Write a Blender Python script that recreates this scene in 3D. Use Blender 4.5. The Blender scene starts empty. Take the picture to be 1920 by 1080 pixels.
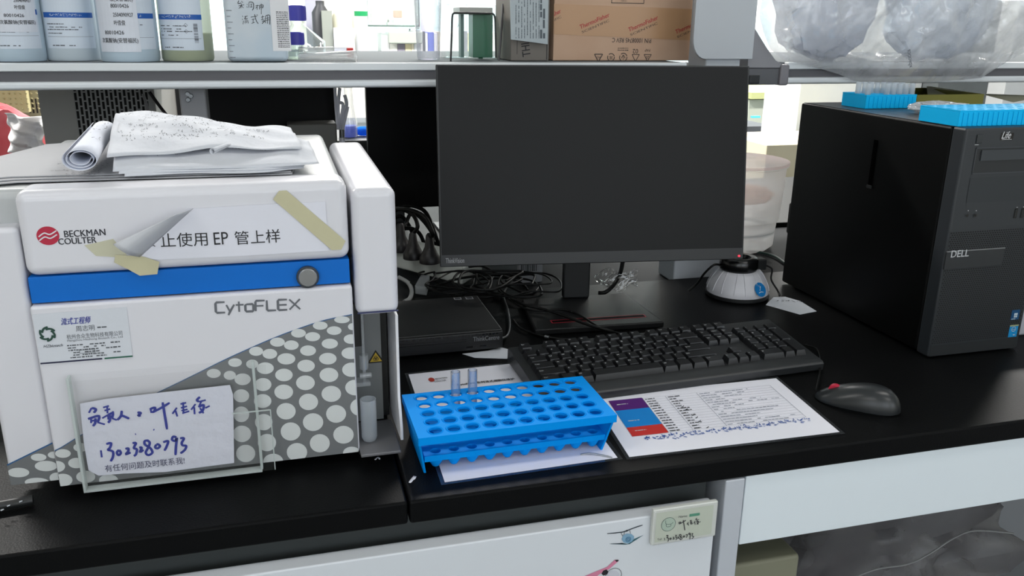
import bpy, bmesh, math, random
from math import sin, cos, pi, radians, sqrt, atan2
from mathutils import Vector, Matrix
from mathutils.geometry import tessellate_polygon

rng = random.Random(7)
SC = bpy.context.scene
COL = SC.collection

# ------------------------------------------------------------------ camera
# world units are metres, z = 0 is the top of the workbench, the floor is at z = -0.80
FPX, PITCH, ROLL, YAW, EYE = 1586.3, .3057, .0121, .2688, .5023
_F = Vector((sin(YAW)*cos(PITCH), cos(YAW)*cos(PITCH), -sin(PITCH)))
_R0 = Vector((cos(YAW), -sin(YAW), 0)); _U0 = _R0.cross(_F)
_R = _R0*cos(ROLL) + _U0*sin(ROLL); _U = -_R0*sin(ROLL) + _U0*cos(ROLL)
cd = bpy.data.cameras.new('camera'); cam = bpy.data.objects.new('camera', cd); COL.objects.link(cam)
cd.sensor_width = 36; cd.lens = FPX/1920*36; cd.clip_start = .02; cd.clip_end = 60
cam.matrix_world = Matrix(((_R.x, _U.x, -_F.x, 0), (_R.y, _U.y, -_F.y, 0), (_R.z, _U.z, -_F.z, EYE), (0, 0, 0, 1)))
SC.camera = cam

# ------------------------------------------------------------------ world, exposure, large lights
SC.view_settings.view_transform = 'Standard'; SC.view_settings.look = 'None'
SC.view_settings.gamma = 1; SC.view_settings.exposure = 0.0; SC.view_settings.use_curve_mapping = False
W = bpy.data.worlds.new('daylight'); SC.world = W; W.use_nodes = True
bg = W.node_tree.nodes['Background']; bg.inputs[0].default_value = (.86, .93, 1, 1); bg.inputs[1].default_value = 2.95

def hx(h):
    h = h.lstrip('#'); r = []
    for i in (0, 2, 4):
        c = int(h[i:i+2], 16)/255; r.append(c/12.92 if c <= .04045 else ((c+.055)/1.055)**2.4)
    return tuple(r)+(1,)

CEIL = 1.95
def area_light(name, loc, sx, sy, power, col=(1, .97, .93)):
    l = bpy.data.lights.new(name, 'AREA'); l.shape = 'RECTANGLE'; l.size = sx; l.size_y = sy; l.energy = power; l.color = col
    o = bpy.data.objects.new(name, l); COL.objects.link(o); o.location = loc; return o
LAMPS = [(-1.2, .35, 9), (1.5, .35, 9), (-1.6, 3.2, 110), (1.0, 3.2, 90), (3.6, 3.2, 90), (0.4, 4.9, 90), (3.2, 4.9, 90), (-1.0, -1.3, 10), (1.6, -1.3, 10)]  # the strong far lamps are unseen, added to overexpose the background
for i, (x, y, p) in enumerate(LAMPS):
    area_light('ceiling_lamp_light', (x, y, CEIL-.075), 1.1, .25, p)

# ------------------------------------------------------------------ pixel -> world on real planes
def ray(x, y): return _F + _R*((x-960)/FPX) - _U*((y-540)/FPX)
def PZ(x, y, z=0.0):
    d = ray(x, y); t = (z-EYE)/d.z; return Vector((d.x*t, d.y*t, z))
def PY(x, y, Y):
    d = ray(x, y); t = Y/d.y; return Vector((d.x*t, Y, EYE+d.z*t))
def PX(x, y, X):
    d = ray(x, y); t = X/d.x; return Vector((X, d.y*t, EYE+d.z*t))

# ------------------------------------------------------------------ materials
_M = {}
def mat(name, col, rough=.5, metal=0, bump=None, coat=0, trans=0, var=None, spec=.5, sss=0, emit=None):
    if name in _M: return _M[name]
    m = bpy.data.materials.new(name); m.use_nodes = True; nt = m.node_tree; p = nt.nodes['Principled BSDF']
    c = hx(col) if isinstance(col, str) else col
    p.inputs['Base Color'].default_value = c; p.inputs['Roughness'].default_value = rough; p.inputs['Metallic'].default_value = metal
    p.inputs['Coat Weight'].default_value = coat; p.inputs['Transmission Weight'].default_value = trans
    p.inputs['Specular IOR Level'].default_value = spec
    if sss:
        p.inputs['Subsurface Weight'].default_value = sss; p.inputs['Subsurface Radius'].default_value = (.01, .01, .01)
    if emit: p.inputs['Emission Color'].default_value = c; p.inputs['Emission Strength'].default_value = emit
    tc = nt.nodes.new('ShaderNodeTexCoord')
    if bump:
        n = nt.nodes.new('ShaderNodeTexNoise'); n.inputs['Scale'].default_value = bump[0]; n.inputs['Detail'].default_value = 4
        nt.links.new(tc.outputs['Object'], n.inputs['Vector'])
        b = nt.nodes.new('ShaderNodeBump'); b.inputs['Strength'].default_value = bump[1]; b.inputs['Distance'].default_value = bump[2] if len(bump) > 2 else .001
        nt.links.new(n.outputs['Fac'], b.inputs['Height']); nt.links.new(b.outputs['Normal'], p.inputs['Normal'])
    if var:
        n = nt.nodes.new('ShaderNodeTexNoise'); n.inputs['Scale'].default_value = var[0]; n.inputs['Detail'].default_value = 3
        nt.links.new(tc.outputs['Object'], n.inputs['Vector'])
        r = nt.nodes.new('ShaderNodeValToRGB'); r.color_ramp.elements[0].position = .35; r.color_ramp.elements[1].position = .65
        r.color_ramp.elements[0].color = c; r.color_ramp.elements[1].color = hx(var[1])
        nt.links.new(n.outputs['Fac'], r.inputs[0]); nt.links.new(r.outputs[0], p.inputs['Base Color'])
    _M[name] = m; return m

def clear(name, tint='#ffffff', milk=.0, milk_col='#e8eef2', gloss=.12, rough=.06, noise=None):
    """thin clear plastic / glass: see-through, glossy towards grazing angles, optionally milky"""
    if name in _M: return _M[name]
    m = bpy.data.materials.new(name); m.use_nodes = True; nt = m.node_tree; nt.nodes.clear()
    N = nt.nodes.new; L = nt.links.new
    out = N('ShaderNodeOutputMaterial'); t = N('ShaderNodeBsdfTransparent'); t.inputs[0].default_value = hx(tint)
    g = N('ShaderNodeBsdfGlossy'); g.inputs['Roughness'].default_value = rough
    lw = N('ShaderNodeLayerWeight'); lw.inputs[0].default_value = .35
    mr = N('ShaderNodeMapRange'); mr.inputs['To Min'].default_value = gloss*.4; mr.inputs['To Max'].default_value = min(1, gloss*5)
    L(lw.outputs['Facing'], mr.inputs['Value'])
    mx = N('ShaderNodeMixShader'); L(mr.outputs[0], mx.inputs[0]); L(t.outputs[0], mx.inputs[1]); L(g.outputs[0], mx.inputs[2])
    last = mx
    if milk:
        d = N('ShaderNodeBsdfDiffuse'); d.inputs[0].default_value = hx(milk_col)
        tl = N('ShaderNodeBsdfTranslucent'); tl.inputs[0].default_value = hx(milk_col)
        dm = N('ShaderNodeMixShader'); dm.inputs[0].default_value = .45; L(d.outputs[0], dm.inputs[1]); L(tl.outputs[0], dm.inputs[2])
        m2 = N('ShaderNodeMixShader'); L(mx.outputs[0], m2.inputs[1]); L(dm.outputs[0], m2.inputs[2])
        if noise:
            tcb = N('ShaderNodeTexCoord'); nb = N('ShaderNodeTexNoise'); nb.noise_type = 'RIDGED_MULTIFRACTAL'; nb.inputs['Scale'].default_value = noise*1.4; nb.inputs['Detail'].default_value = 3; nb.inputs['Distortion'].default_value = 1.2
            bb = N('ShaderNodeBump'); bb.inputs['Strength'].default_value = .7; bb.inputs['Distance'].default_value = .012; L(tcb.outputs['Object'], nb.inputs['Vector']); L(nb.outputs['Fac'], bb.inputs['Height'])
            for q_ in (g, d, tl): L(bb.outputs['Normal'], q_.inputs['Normal'])
            tc = N('ShaderNodeTexCoord'); n = N('ShaderNodeTexNoise'); n.inputs['Scale'].default_value = noise; n.inputs['Detail'].default_value = 5
            L(tc.outputs['Object'], n.inputs['Vector']); r = N('ShaderNodeMapRange')
            r.inputs['From Min'].default_value = .3; r.inputs['From Max'].default_value = .7
            r.inputs['To Min'].default_value = milk*.45; r.inputs['To Max'].default_value = min(1, milk*1.5)
            L(n.outputs['Fac'], r.inputs['Value']); L(r.outputs[0], m2.inputs[0])
        else: m2.inputs[0].default_value = milk
        last = m2
    L(last.outputs[0], out.inputs[0]); _M[name] = m; return m

# ------------------------------------------------------------------ text cache
_T = {}
def txt(s):
    if s in _T: return _T[s]
    c = bpy.data.curves.new('t', 'FONT'); c.body = s; c.resolution_u = 3
    o = bpy.data.objects.new('t', c); COL.objects.link(o)
    dg = bpy.context.evaluated_depsgraph_get(); m = bpy.data.meshes.new_from_object(o.evaluated_get(dg))
    v = [(a.co.x, a.co.y) for a in m.vertices]; f = [tuple(p.vertices) for p in m.polygons]
    bpy.data.objects.remove(o); bpy.data.curves.remove(c); bpy.data.meshes.remove(m)
    if v:
        x0 = min(a[0] for a in v); x1 = max(a[0] for a in v)
        v = [(a[0]-x0, a[1]) for a in v]; w = x1-x0
    else: w = 1
    _T[s] = (v, f, w); return _T[s]

def PL(o, ux, uy, n=None):
    o, ux, uy = Vector(o), Vector(ux).normalized(), Vector(uy).normalized(); n = Vector(n) if n else ux.cross(uy)
    return lambda u, v, h=0: o+ux*u+uy*v+n*h
def FRONT(Y): return lambda u, v, h=0: Vector((u, Y-h, v))
def TOP(z): return lambda u, v, h=0: Vector((u, v, z+h))
def CYL(cx, cy, r, th0=0): return lambda u, v, h=0: Vector((cx+(r+h)*sin(th0+u/r), cy-(r+h)*cos(th0+u/r), v))
def QUAD(a, b, c, d):
    """unit square onto a, b, c, d: bottom left, bottom right, top right, top left"""
    n = (b-a).cross(d-a).normalized()
    return lambda u, v, h=0: (a*(1-u)+b*u)*(1-v)+(d*(1-u)+c*u)*v+n*h

def smooth_pts(pts, k=6):
    P = [Vector(p) for p in pts]
    if len(P) < 3: return P
    out = []
    for i in range(len(P)-1):
        p0 = P[max(i-1, 0)]; p1 = P[i]; p2 = P[i+1]; p3 = P[min(i+2, len(P)-1)]
        for j in range(k):
            t = j/k; out.append(.5*((2*p1)+(p2-p0)*t+(2*p0-5*p1+4*p2-p3)*t*t+(3*p1-p0-3*p2+p3)*t**3))
    out.append(P[-1]); return out

class MB:
    def __init__(s): s.v = []; s.f = []; s.mi = []; s.c = 0
    def mt(s, i): s.c = i; return s
    def add(s, vs, fs):
        b = len(s.v); s.v += [Vector(v) for v in vs]; s.f += [tuple(b+i for i in f) for f in fs]; s.mi += [s.c]*len(fs); return s
    def hexa(s, p): return s.add(p, [(0, 3, 2, 1), (4, 5, 6, 7), (0, 1, 5, 4), (1, 2, 6, 5), (2, 3, 7, 6), (3, 0, 4, 7)])
    def box(s, x0, x1, y0, y1, z0, z1):
        return s.hexa([(x0, y0, z0), (x1, y0, z0), (x1, y1, z0), (x0, y1, z0), (x0, y0, z1), (x1, y0, z1), (x1, y1, z1), (x0, y1, z1)])
    def slab(s, pts, off):
        """closed polygon (list of 3D points) extruded by vector off"""
        n = len(pts); P = [Vector(p) for p in pts]; off = Vector(off); tri = tessellate_polygon([P])
        f = [tuple(t) for t in tri]+[tuple(i+n for i in reversed(t)) for t in tri]+[(i, (i+1) % n, (i+1) % n+n, i+n) for i in range(n)]
        return s.add(P+[p+off for p in P], f)
    def poly(s, pts):
        P = [Vector(p) for p in pts]; return s.add(P, [tuple(t) for t in tessellate_polygon([P])])
    def ring(s, p0, p1, r0, r1, n=20, caps=True):
        p0, p1 = Vector(p0), Vector(p1); d = (p1-p0).normalized(); a = d.orthogonal().normalized(); b = d.cross(a); v = []
        for p, r in ((p0, r0), (p1, r1)): v += [p+(a*cos(2*pi*i/n)+b*sin(2*pi*i/n))*r for i in range(n)]
        f = [(i, (i+1) % n, (i+1) % n+n, i+n) for i in range(n)]
        if caps: f += [tuple(reversed(range(n))), tuple(range(n, 2*n))]
        return s.add(v, f)
    def lathe(s, c, prof, n=28, ax=None):
        """profile (r, z) about the vertical through c"""
        c = Vector(c); v = []; f = []
        for r, z in prof: v += [c+Vector((r*cos(2*pi*i/n), r*sin(2*pi*i/n), z)) for i in range(n)]
        if ax is not None:
            q = Vector((0, 0, 1)).rotation_difference(Vector(ax)); v = [c+q @ (p-c) for p in v]
        for k in range(len(prof)-1): f += [(k*n+i, k*n+(i+1) % n, (k+1)*n+(i+1) % n, (k+1)*n+i) for i in range(n)]
        return s.add(v, f)
    def tube(s, pts, r, n=8, k=6, caps=True):
        P = smooth_pts(pts, k); N = len(P); v = []; f = []; up = Vector((.13, .31, .94))
        for i, p in enumerate(P):
            d = (P[min(i+1, N-1)]-P[max(i-1, 0)]).normalized(); a = (up-d*up.dot(d))
            a = a.normalized() if a.length > 1e-4 else d.orthogonal().normalized(); up = a; b = d.cross(a)
            rr = r(i/(N-1)) if callable(r) else r; v += [p+(a*cos(2*pi*j/n)+b*sin(2*pi*j/n))*rr for j in range(n)]
        for i in range(N-1): f += [(i*n+j, i*n+(j+1) % n, (i+1)*n+(j+1) % n, (i+1)*n+j) for j in range(n)]
        if caps: f += [tuple(reversed(range(n))), tuple(range((N-1)*n, N*n))]
        return s.add(v, f)
    def grid(s, fn, nu, nv):
        v = [fn(i/nu, j/nv) for j in range(nv+1) for i in range(nu+1)]
        return s.add(v, [(j*(nu+1)+i, j*(nu+1)+i+1, (j+1)*(nu+1)+i+1, (j+1)*(nu+1)+i) for j in range(nv) for i in range(nu)])
    def rect(s, f, u0, v0, u1, v1, h=.0002, nu=1):
        return s.grid(lambda a, b: f(u0+(u1-u0)*a, v0+(v1-v0)*b, h), nu, 1)
    def frame(s, f, u0, v0, u1, v1, w, h=.0002):
        s.rect(f, u0, v0, u1, v0+w, h); s.rect(f, u0, v1-w, u1, v1, h); s.rect(f, u0, v0, u0+w, v1, h); return s.rect(f, u1-w, v0, u1, v1, h)
    def text(s, t, f, u0, v0, size=None, width=None, h=.0003, shear=0, rot=0, bold=0):
        vs, fs, w = txt(t)
        if size is None: size = width/w
        sx = width/w if width else size; c, q = cos(rot), sin(rot)
        for dx in ([0] if not bold else [0, bold, bold/2]):
            s.add([f(u0+(x*sx+y*size*shear)*c-y*size*q+dx, v0+(x*sx+y*size*shear)*q+y*size*c+(dx*.5 if bold else 0), h+dx*.02) for x, y in vs], fs)
        return s
    def textab(s, t, A, B, n, hs=1.0, h=.0003, shear=0, bold=0):
        """text whose baseline runs from A to B on a surface with normal n"""
        A, B, n = Vector(A), Vector(B), Vector(n).normalized(); ux = (B-A).normalized(); uy = n.cross(ux); w = (B-A).length
        return s.text(t, PL(A, ux, uy, n), 0, 0, size=w/txt(t)[2]*hs, width=w, h=h, shear=shear, bold=bold)
    def dashes(s, f, u0, u1, v, hgt, r=None, fill=.75, h=.0003, mn=1.0, mx=4.0, nu=1):
        r = r or rng; u = u0
        while u < u1:
            w = min(r.uniform(mn, mx)*hgt, u1-u)
            if r.random() < fill: s.rect(f, u, v+hgt*r.uniform(0, .15), u+w, v+hgt*r.uniform(.75, 1), h, nu)
            u += w+hgt*r.uniform(.25, .6)
        return s
    def glyphs(s, f, u0, u1, v, size, r, h=.0003, wd=.09):
        """scribbled, unreadable characters as short pen strokes"""
        u = u0
        while u < u1:
            for q0 in range(r.randint(3, 5)):
                a = (u+r.random()*size*.8, v+r.random()*size); th = r.choice((0, 0, pi/2, pi/2, .8, -.8))+r.uniform(-.2, .2); l = size*r.uniform(.3, .8)
                b = (a[0]+cos(th)*l*.7, a[1]+sin(th)*l*.7); w = size*wd*r.uniform(.6, 1.1); h = h+1e-5 if q0 else h; nx, ny = -sin(th)*w, cos(th)*w
                s.add([f(a[0]-nx, a[1]-ny, h), f(b[0]-nx, b[1]-ny, h), f(b[0]+nx, b[1]+ny, h), f(a[0]+nx, a[1]+ny, h)], [(0, 1, 2, 3)])
            u += size*r.uniform(.95, 1.2)
        return s
    def pen(s, pts, w, n, k=4):
        """a pen stroke lying on a surface with normal n"""
        n = Vector(n); s.k = (getattr(s, 'k', 0)+1) % 30; e_ = n*(s.k*9e-6); P = [p+e_ for p in smooth_pts(pts, k)]; v = []; N = len(P)
        for i, p in enumerate(P):
            d = (P[min(i+1, N-1)]-P[max(i-1, 0)]).normalized(); q = n.cross(d)*w*(.5 if 0 < i < N-1 else .36); v += [p+q, p-q]
        return s.add(v, [(2*i, 2*i+1, 2*i+3, 2*i+2) for i in range(N-1)])
    def disc(s, f, u, v, ru, rv, h=.0003, n=22, rot=0):
        c, q = cos(rot), sin(rot)
        return s.add([f(u+ru*cos(2*pi*i/n)*c-rv*sin(2*pi*i/n)*q, v+ru*cos(2*pi*i/n)*q+rv*sin(2*pi*i/n)*c, h) for i in range(n)], [tuple(range(n))])
    def annulus(s, f, u, v, r0, r1, h=.0003, n=24, a0=0, a1=2*pi):
        m = n; vs = []
        for i in range(m+1):
            a = a0+(a1-a0)*i/m; vs += [f(u+r0*cos(a), v+r0*sin(a), h), f(u+r1*cos(a), v+r1*sin(a), h)]
        return s.add(vs, [(2*i, 2*i+1, 2*i+3, 2*i+2) for i in range(m)])

TR = {}      # object name -> world matrix of a thing's base
def thing(name, label, cat, loc, rz=0, group=None):
    o = bpy.data.objects.new(name, None); COL.objects.link(o); o.empty_display_size = .02
    o.location = loc; o.rotation_euler = (0, 0, rz); o['label'] = label; o['category'] = cat
    if group: o['group'] = group
    TR[o.name] = Matrix.Translation(Vector(loc)) @ Matrix.Rotation(rz, 4, 'Z'); return o
def tag(o, label, cat, group=None, kind=None):
    o['label'] = label; o['category'] = cat
    if group: o['group'] = group
    if kind: o['kind'] = kind
    return o
def fin(mb, name, mats, parent=None, bevel=0, seg=2, smooth=40, local=False, label=None, solid=0, subsurf=0, weld=False):
    """link the collected shapes as ONE mesh object; world coordinates unless local"""
    if not isinstance(mats, (list, tuple)): mats = [mats]
    vs = mb.v
    if parent:
        root = parent
        while root.parent: root = root.parent
        if not local: inv = TR[root.name].inverted(); vs = [inv @ v for v in vs]
        off = Vector((0, 0, 0))
    elif local: off = Vector((0, 0, 0))
    else:
        xs = [v.x for v in vs]; ys = [v.y for v in vs]; zs = [v.z for v in vs]
        off = Vector(((min(xs)+max(xs))/2, (min(ys)+max(ys))/2, min(zs)))
    me = bpy.data.meshes.new(name); me.from_pydata([tuple(v-off) for v in vs], [], mb.f)
    for m in mats: me.materials.append(m)
    me.polygons.foreach_set('material_index', mb.mi)
    bm = bmesh.new(); bm.from_mesh(me)
    if weld: bmesh.ops.remove_doubles(bm, verts=bm.verts, dist=1e-6)
    if weld or bevel: bmesh.ops.recalc_face_normals(bm, faces=bm.faces)
    bm.to_mesh(me); bm.free()
    if smooth:
        me.polygons.foreach_set('use_smooth', [True]*len(me.polygons)); me.set_sharp_from_angle(angle=radians(smooth))
    me.update(); o = bpy.data.objects.new(name, me); COL.objects.link(o); o.location = off
    if parent: o.parent = parent; o.location = (0, 0, 0)
    else: TR[o.name] = Matrix.Translation(off)
    if solid: md = o.modifiers.new('thickness', 'SOLIDIFY'); md.thickness = solid; md.offset = 0
    if bevel:
        md = o.modifiers.new('edges', 'BEVEL'); md.width = bevel; md.segments = seg; md.limit_method = 'ANGLE'; md.angle_limit = radians(35); md.harden_normals = True
    if subsurf: md = o.modifiers.new('soft', 'SUBSURF'); md.levels = md.render_levels = subsurf
    if label: o['label'] = label
    return o
def struct(mb, name, mats, **k):
    o = fin(mb, name, mats, **k); o['kind'] = 'structure'; return o
def copy_tree(o, parent=None):
    c = o.copy(); COL.objects.link(c)
    if parent: c.parent = parent
    else: TR[c.name] = TR[o.name].copy()
    for ch in [x for x in bpy.data.objects if x.parent == o]: copy_tree(ch, c)
    return c

# shared materials
WHITE = mat('white_plastic', '#d9dade', .32, bump=(60, .02))
WHITE2 = mat('white_laminate', '#d3d8de', .45)
OFFW = mat('offwhite_plastic', '#c6c8c6', .4)
BLACK = mat('black_plastic', '#17191a', .42, bump=(900, .08, .0003))
BLACKG = mat('glossy_black_plastic', '#0c0d0e', .22)
DARK = mat('dark_grey_plastic', '#2b2f31', .5)
GREY = mat('mid_grey_paint', '#6d6f72', .5)
LGREY = mat('light_grey_paint', '#a9adb2', .45)
ALU = mat('brushed_aluminium', '#d5dade', .38, .15)
STEEL = mat('steel', '#8d9092', .3, .9)
PAPER = mat('white_paper', '#dcdde6', .8, bump=(25, .12, .002))
PAPERG = mat('plain_printing_paper', '#cfd3da', .8, bump=(30, .3, .003))
INK = mat('black_ink', '#16171b', .6)
INKB = mat('blue_pen_ink', '#1c2a8c', .5)
INKG = mat('grey_print', '#54585e', .7)
BLUE = mat('stripe_blue', '#0068c4', .4, spec=.25)
RUB = mat('black_cable_rubber', '#090a0a', .5, spec=.22)
CLR = clear('clear_plastic', gloss=.16)
GLASS = clear('clear_glass', tint='#eef7f5', gloss=.22, rough=.03)
MILK = clear('milky_plastic', milk=.34, milk_col='#dfe6ec', gloss=.12, rough=.2)

# ================================================================== the room
m = MB().box(-4.5, 8, -2.2, 6.0, -.86, -.80); struct(m, 'floor', mat('floor_tiles', '#8b8d90', .35, bump=(4, .05)))
m = MB().box(-4.5, 8, -2.2, 6.0, CEIL, CEIL+.06); struct(m, 'ceiling', mat('ceiling_paint', '#dfe2e2', .8))
WALL = mat('wall_paint', '#e6e4dc', .75)
m = MB().box(-4.56, -4.5, -2.2, 6.0, -.80, CEIL); struct(m, 'wall_left', WALL)
m = MB().box(8, 8.06, -2.2, 6.0, -.80, CEIL); struct(m, 'wall_right', WALL)
m = MB()   # the unseen wall behind the camera, added with window openings to cut front light
m.box(-4.5, 8, -2.4, -2.2, -.80, .25); m.box(-4.5, 8, -2.4, -2.2, 1.45, CEIL)
for a, b in ((-4.5, -2.2), (-.5, -.1), (1.6, 2.0), (3.7, 8)): m.box(a, b, -2.4, -2.2, .25, 1.45)
struct(m, 'wall_front', WALL)
WINS = [(-3.9, -2.1), (-1.8, 0.1), (.4, 2.3), (2.6, 4.5), (4.8, 6.9)]
m = MB(); xs = [-4.5]
for a, b in WINS: xs += [a, b]
xs.append(8)
m.box(-4.5, 8, 6.0, 6.2, -.80, .10); m.box(-4.5, 8, 6.0, 6.2, 1.75, CEIL)
for i in range(0, len(xs), 2): m.box(xs[i], xs[i+1], 6.0, 6.2, .10, 1.75)
struct(m, 'wall_back', WALL)
FRM = mat('window_frame_paint', '#eceff0', .4)
for i, (a, b) in enumerate(WINS):
    m = MB()
    for x in (a, (a+b)/2-.025, b-.05): m.box(x, x+.05, 6.04, 6.12, .10, 1.75)
    for z in (.10, 1.70): m.box(a+.05, b-.05, 6.045, 6.115, z, z+.05)
    w = struct(m, 'window_%d' % (i+1), FRM)
    fin(MB().box(a+.05, b-.05, 6.075, 6.081, .15, 1.70), 'pane', GLASS, w)

LNAME = ['left end of the bench, in front of the shelf', 'right end of the bench, in front of the shelf', 'left rear aisle, added to brighten the background', 'middle rear aisle, added to brighten the background', 'right rear aisle, added to brighten the background', 'distant bench, left, added to brighten the background', 'distant bench, right, added to brighten the background', 'floor behind the camera on the left', 'floor behind the camera on the right']
for x, y, p in LAMPS:
    t = thing('ceiling_light', 'rectangular white ceiling light over the '+LNAME[LAMPS.index((x, y, p))], 'ceiling light', (x, y, CEIL-.06), group='ceiling lights')
    m = MB().box(x-.6, x+.6, y-.16, y+.16, CEIL-.06, CEIL); fin(m, 'housing', FRM, t)

# ================================================================== the island bench
BENCH = mat('black_worktop', '#08090a', .45, bump=(420, .35, .0008), spec=.09)
FY = .8107; TH = .0285; SEAM = .109
def worktop(x0, x1, label):
    m = MB(); m.box(x0, x1, FY, 1.52, -TH, 0)
    return tag(fin(m, 'worktop', BENCH, bevel=.0035, seg=3), label, 'worktop')
worktop(-1.1, SEAM-.0008, 'black textured worktop under the white cell analyser, left of the seam')
worktop(SEAM+.0008, 2.3, 'black textured worktop under keyboard, monitor and tower computer, right of the seam')
m = MB().box(-1.1, 2.3, 1.93, 2.55, -TH, 0); tag(fin(m, 'worktop', BENCH, bevel=.003), 'black worktop on the far side of the bench, behind the trough', 'worktop')
# service trough between the two sides
TRG = mat('trough_grey', '#1b1d20', .7, spec=.15)
m = MB().box(-1.1, 2.3, 1.522, 1.928, -.03, -.012)
tag(fin(m, 'service_channel', TRG, bevel=.002), 'mid grey flat service strip running along the middle of the bench', 'service strip')

# carcass under the worktop
DIM = mat('cabinet_dark_inside', '#383d3e', .6)
t = thing('base_cabinet', 'white fronted base cabinet with aeroplane stickers, under the worktop', 'cabinet', (0.0, .83, -.80))
m = MB()
m.box(-1.05, .486, .838, 1.48, -.80, -.031); fin(m, 'body', DIM, t)
m = MB().box(-1.05, .481, .80, .822, -.78, -.0555); door = fin(m, 'drawer_front', WHITE2, t, bevel=.0022)
# aeroplane stickers on the drawer front (flat prints)
f = FRONT(.80); m = MB(); P = lambda x, y: PY(x, y, .7996)
def pp(pts, off=(0, -.0002, 0)): return [P(*q)+Vector(off) for q in pts]
def cz(x, y, ox, oy, sc): return (ox+x/sc, oy+y/sc)   # coordinates read in an enlarged view
C8 = lambda pts: [cz(x, y, 1080, 960, 6.857) for x, y in pts]
m.mt(0).pen(pp(C8([(400, 277), (600, 258), (690, 225), (770, 195), (855, 168)])), .0013, (0, -1, 0), 2)
m.mt(0).poly(pp(C8([(420, 408), (600, 400), (660, 418), (640, 412)])))
m.mt(1).poly(pp(C8([(425, 412), (590, 398), (665, 412), (750, 345), (868, 296), (740, 378), (690, 412), (640, 418)])))
m.mt(2).poly(pp(C8([(585, 350), (605, 300), (650, 275), (710, 280), (745, 310), (745, 340), (720, 375), (665, 405), (610, 390)]), (0, -.0003, 0)))
c = P(*C8([(670, 348)])[0]); f2 = FRONT(.7992)
m.mt(3).annulus(f2, c.x, c.z, .0026, .0034); m.annulus(f2, c.x, c.z, .0012, .0018)
m.mt(0).pen(pp(C8([(575, 262), (605, 315)])), .0008, (0, -1, 0)); m.pen(pp(C8([(625, 255), (612, 300)])), .0008, (0, -1, 0)); m.pen(pp(C8([(690, 232), (700, 275)])), .0008, (0, -1, 0))
m.mt(0).pen(pp(C8([(640, 245), (665, 236)])), .003, (0, -1, 0))
fin(m, 'aeroplane_sticker', [mat('sticker_dark', '#1e2a33', .4), mat('sticker_teal', '#37606a', .4), mat('sticker_blue', '#7da3bd', .4), mat('sticker_blue_line', '#3f6f90', .4)], door, label='blue biplane sticker', smooth=0)
m = MB()
m.mt(0).poly(pp(C8([(110, 823), (400, 705), (495, 615), (545, 612), (545, 632), (430, 730), (300, 800), (255, 835), (100, 835)])))
m.mt(1).poly(pp(C8([(495, 615), (545, 612), (548, 625), (520, 640)]), (0, -.0004, 0)))
m.mt(1).poly(pp(C8([(325, 790), (350, 750), (390, 735), (415, 765), (400, 800), (350, 815)]), (0, -.0004, 0)))
m.mt(2).poly(pp(C8([(405, 780), (450, 755), (520, 755), (555, 790), (550, 850), (400, 850)]), (0, -.0003, 0)))
c = P(*C8([(480, 815)])[0]); m.mt(1).annulus(f2, c.x, c.z, .0100, .0106)
fin(m, 'aeroplane_sticker', [mat('sticker_pink', '#cf7f9c', .4), mat('sticker_black', '#1c1a20', .4), mat('sticker_pale', '#c3c5cf', .4)], door, label='pink aeroplane sticker', smooth=0)

# name card holder on the drawer front
YH = .7915
q = [PY(x, y, YH) for x, y in ((1220, 1028), (1347, 1012), (1337, 937), (1227, 962))]
x0, x1, z0, z1 = q[0].x+.001, q[1].x-.004, q[0].z+.002, q[2].z-.004
t = thing('name_card_holder', 'small clear holder with a pale green name card, stuck on the white drawer front', 'card holder', ((x0+x1)/2, .795, z0))
m = MB().box(x0, x1, YH+.0015, .7995, z0, z1); m.mt(0); fin(m, 'back_plate', mat('holder_cream', '#cfd2cd', .35), t, bevel=.0015)
m = MB().box(x0+.001, x1-.001, YH-.001, YH+.0001, z0+.001, z1-.001); fin(m, 'cover', clear('clear_cover', gloss=.05, rough=.1), t, bevel=.0004)
m = MB(); F = lambda u, v, h=0: Vector((u, YH+.0012-h, v)); FH = .0003
m.mt(0).rect(F, x0+.004, z0+.004, x1-.006, z1-.004, 0)
gx = lambda x, y: PY(x, y, YH)
a = gx(1254, 984); m.mt(1).annulus(F, a.x, a.z, .0088, .0094); m.mt(4).disc(F, a.x, a.z, .0087, .0087, .0002)
m.mt(1).pen([F(a.x-.004, a.z+.006, FH), F(a.x-.003, a.z+.001, FH), F(a.x+.003, a.z, FH), F(a.x+.006, a.z+.002, FH)], .0006, (0, -1, 0))
m.pen([F(a.x-.003, a.z+.001, FH), F(a.x-.002, a.z-.003, FH), F(a.x+.003, a.z-.003, FH), F(a.x+.003, a.z, FH)], .0006, (0, -1, 0))
m.mt(3).textab('Name:', gx(1273, 972), gx(1290, 970), (0, -1, 0), h=-.0009)
a = gx(1293, 970); b = gx(1313, 962); m.mt(2).rect(F, a.x, a.z, b.x, b.z, FH)
m.mt(3).textab('Tel:', gx(1233, 1015), gx(1242, 1013), (0, -1, 0), h=-.0009)
HW = {}
HW['name'] = [[(850, 270), (865, 325)], [(850, 280), (905, 265), (895, 310)], [(870, 320), (960, 275), (1070, 210)], [(990, 205), (1010, 330), (1040, 510)],
  [(1150, 265), (1100, 335)], [(1135, 300), (1155, 365)], [(1190, 225), (1255, 210)], [(1220, 205), (1225, 320)], [(1195, 270), (1265, 250)], [(1200, 300), (1270, 285)], [(1210, 330), (1290, 305)],
  [(1360, 225), (1310, 290)], [(1345, 260), (1350, 340)], [(1410, 145), (1375, 180), (1400, 200)], [(1400, 200), (1475, 180)], [(1430, 185), (1395, 260)], [(1395, 260), (1450, 235), (1440, 300), (1395, 325)], [(1410, 270), (1450, 330)], [(1470, 270), (1520, 245)]]
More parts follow.
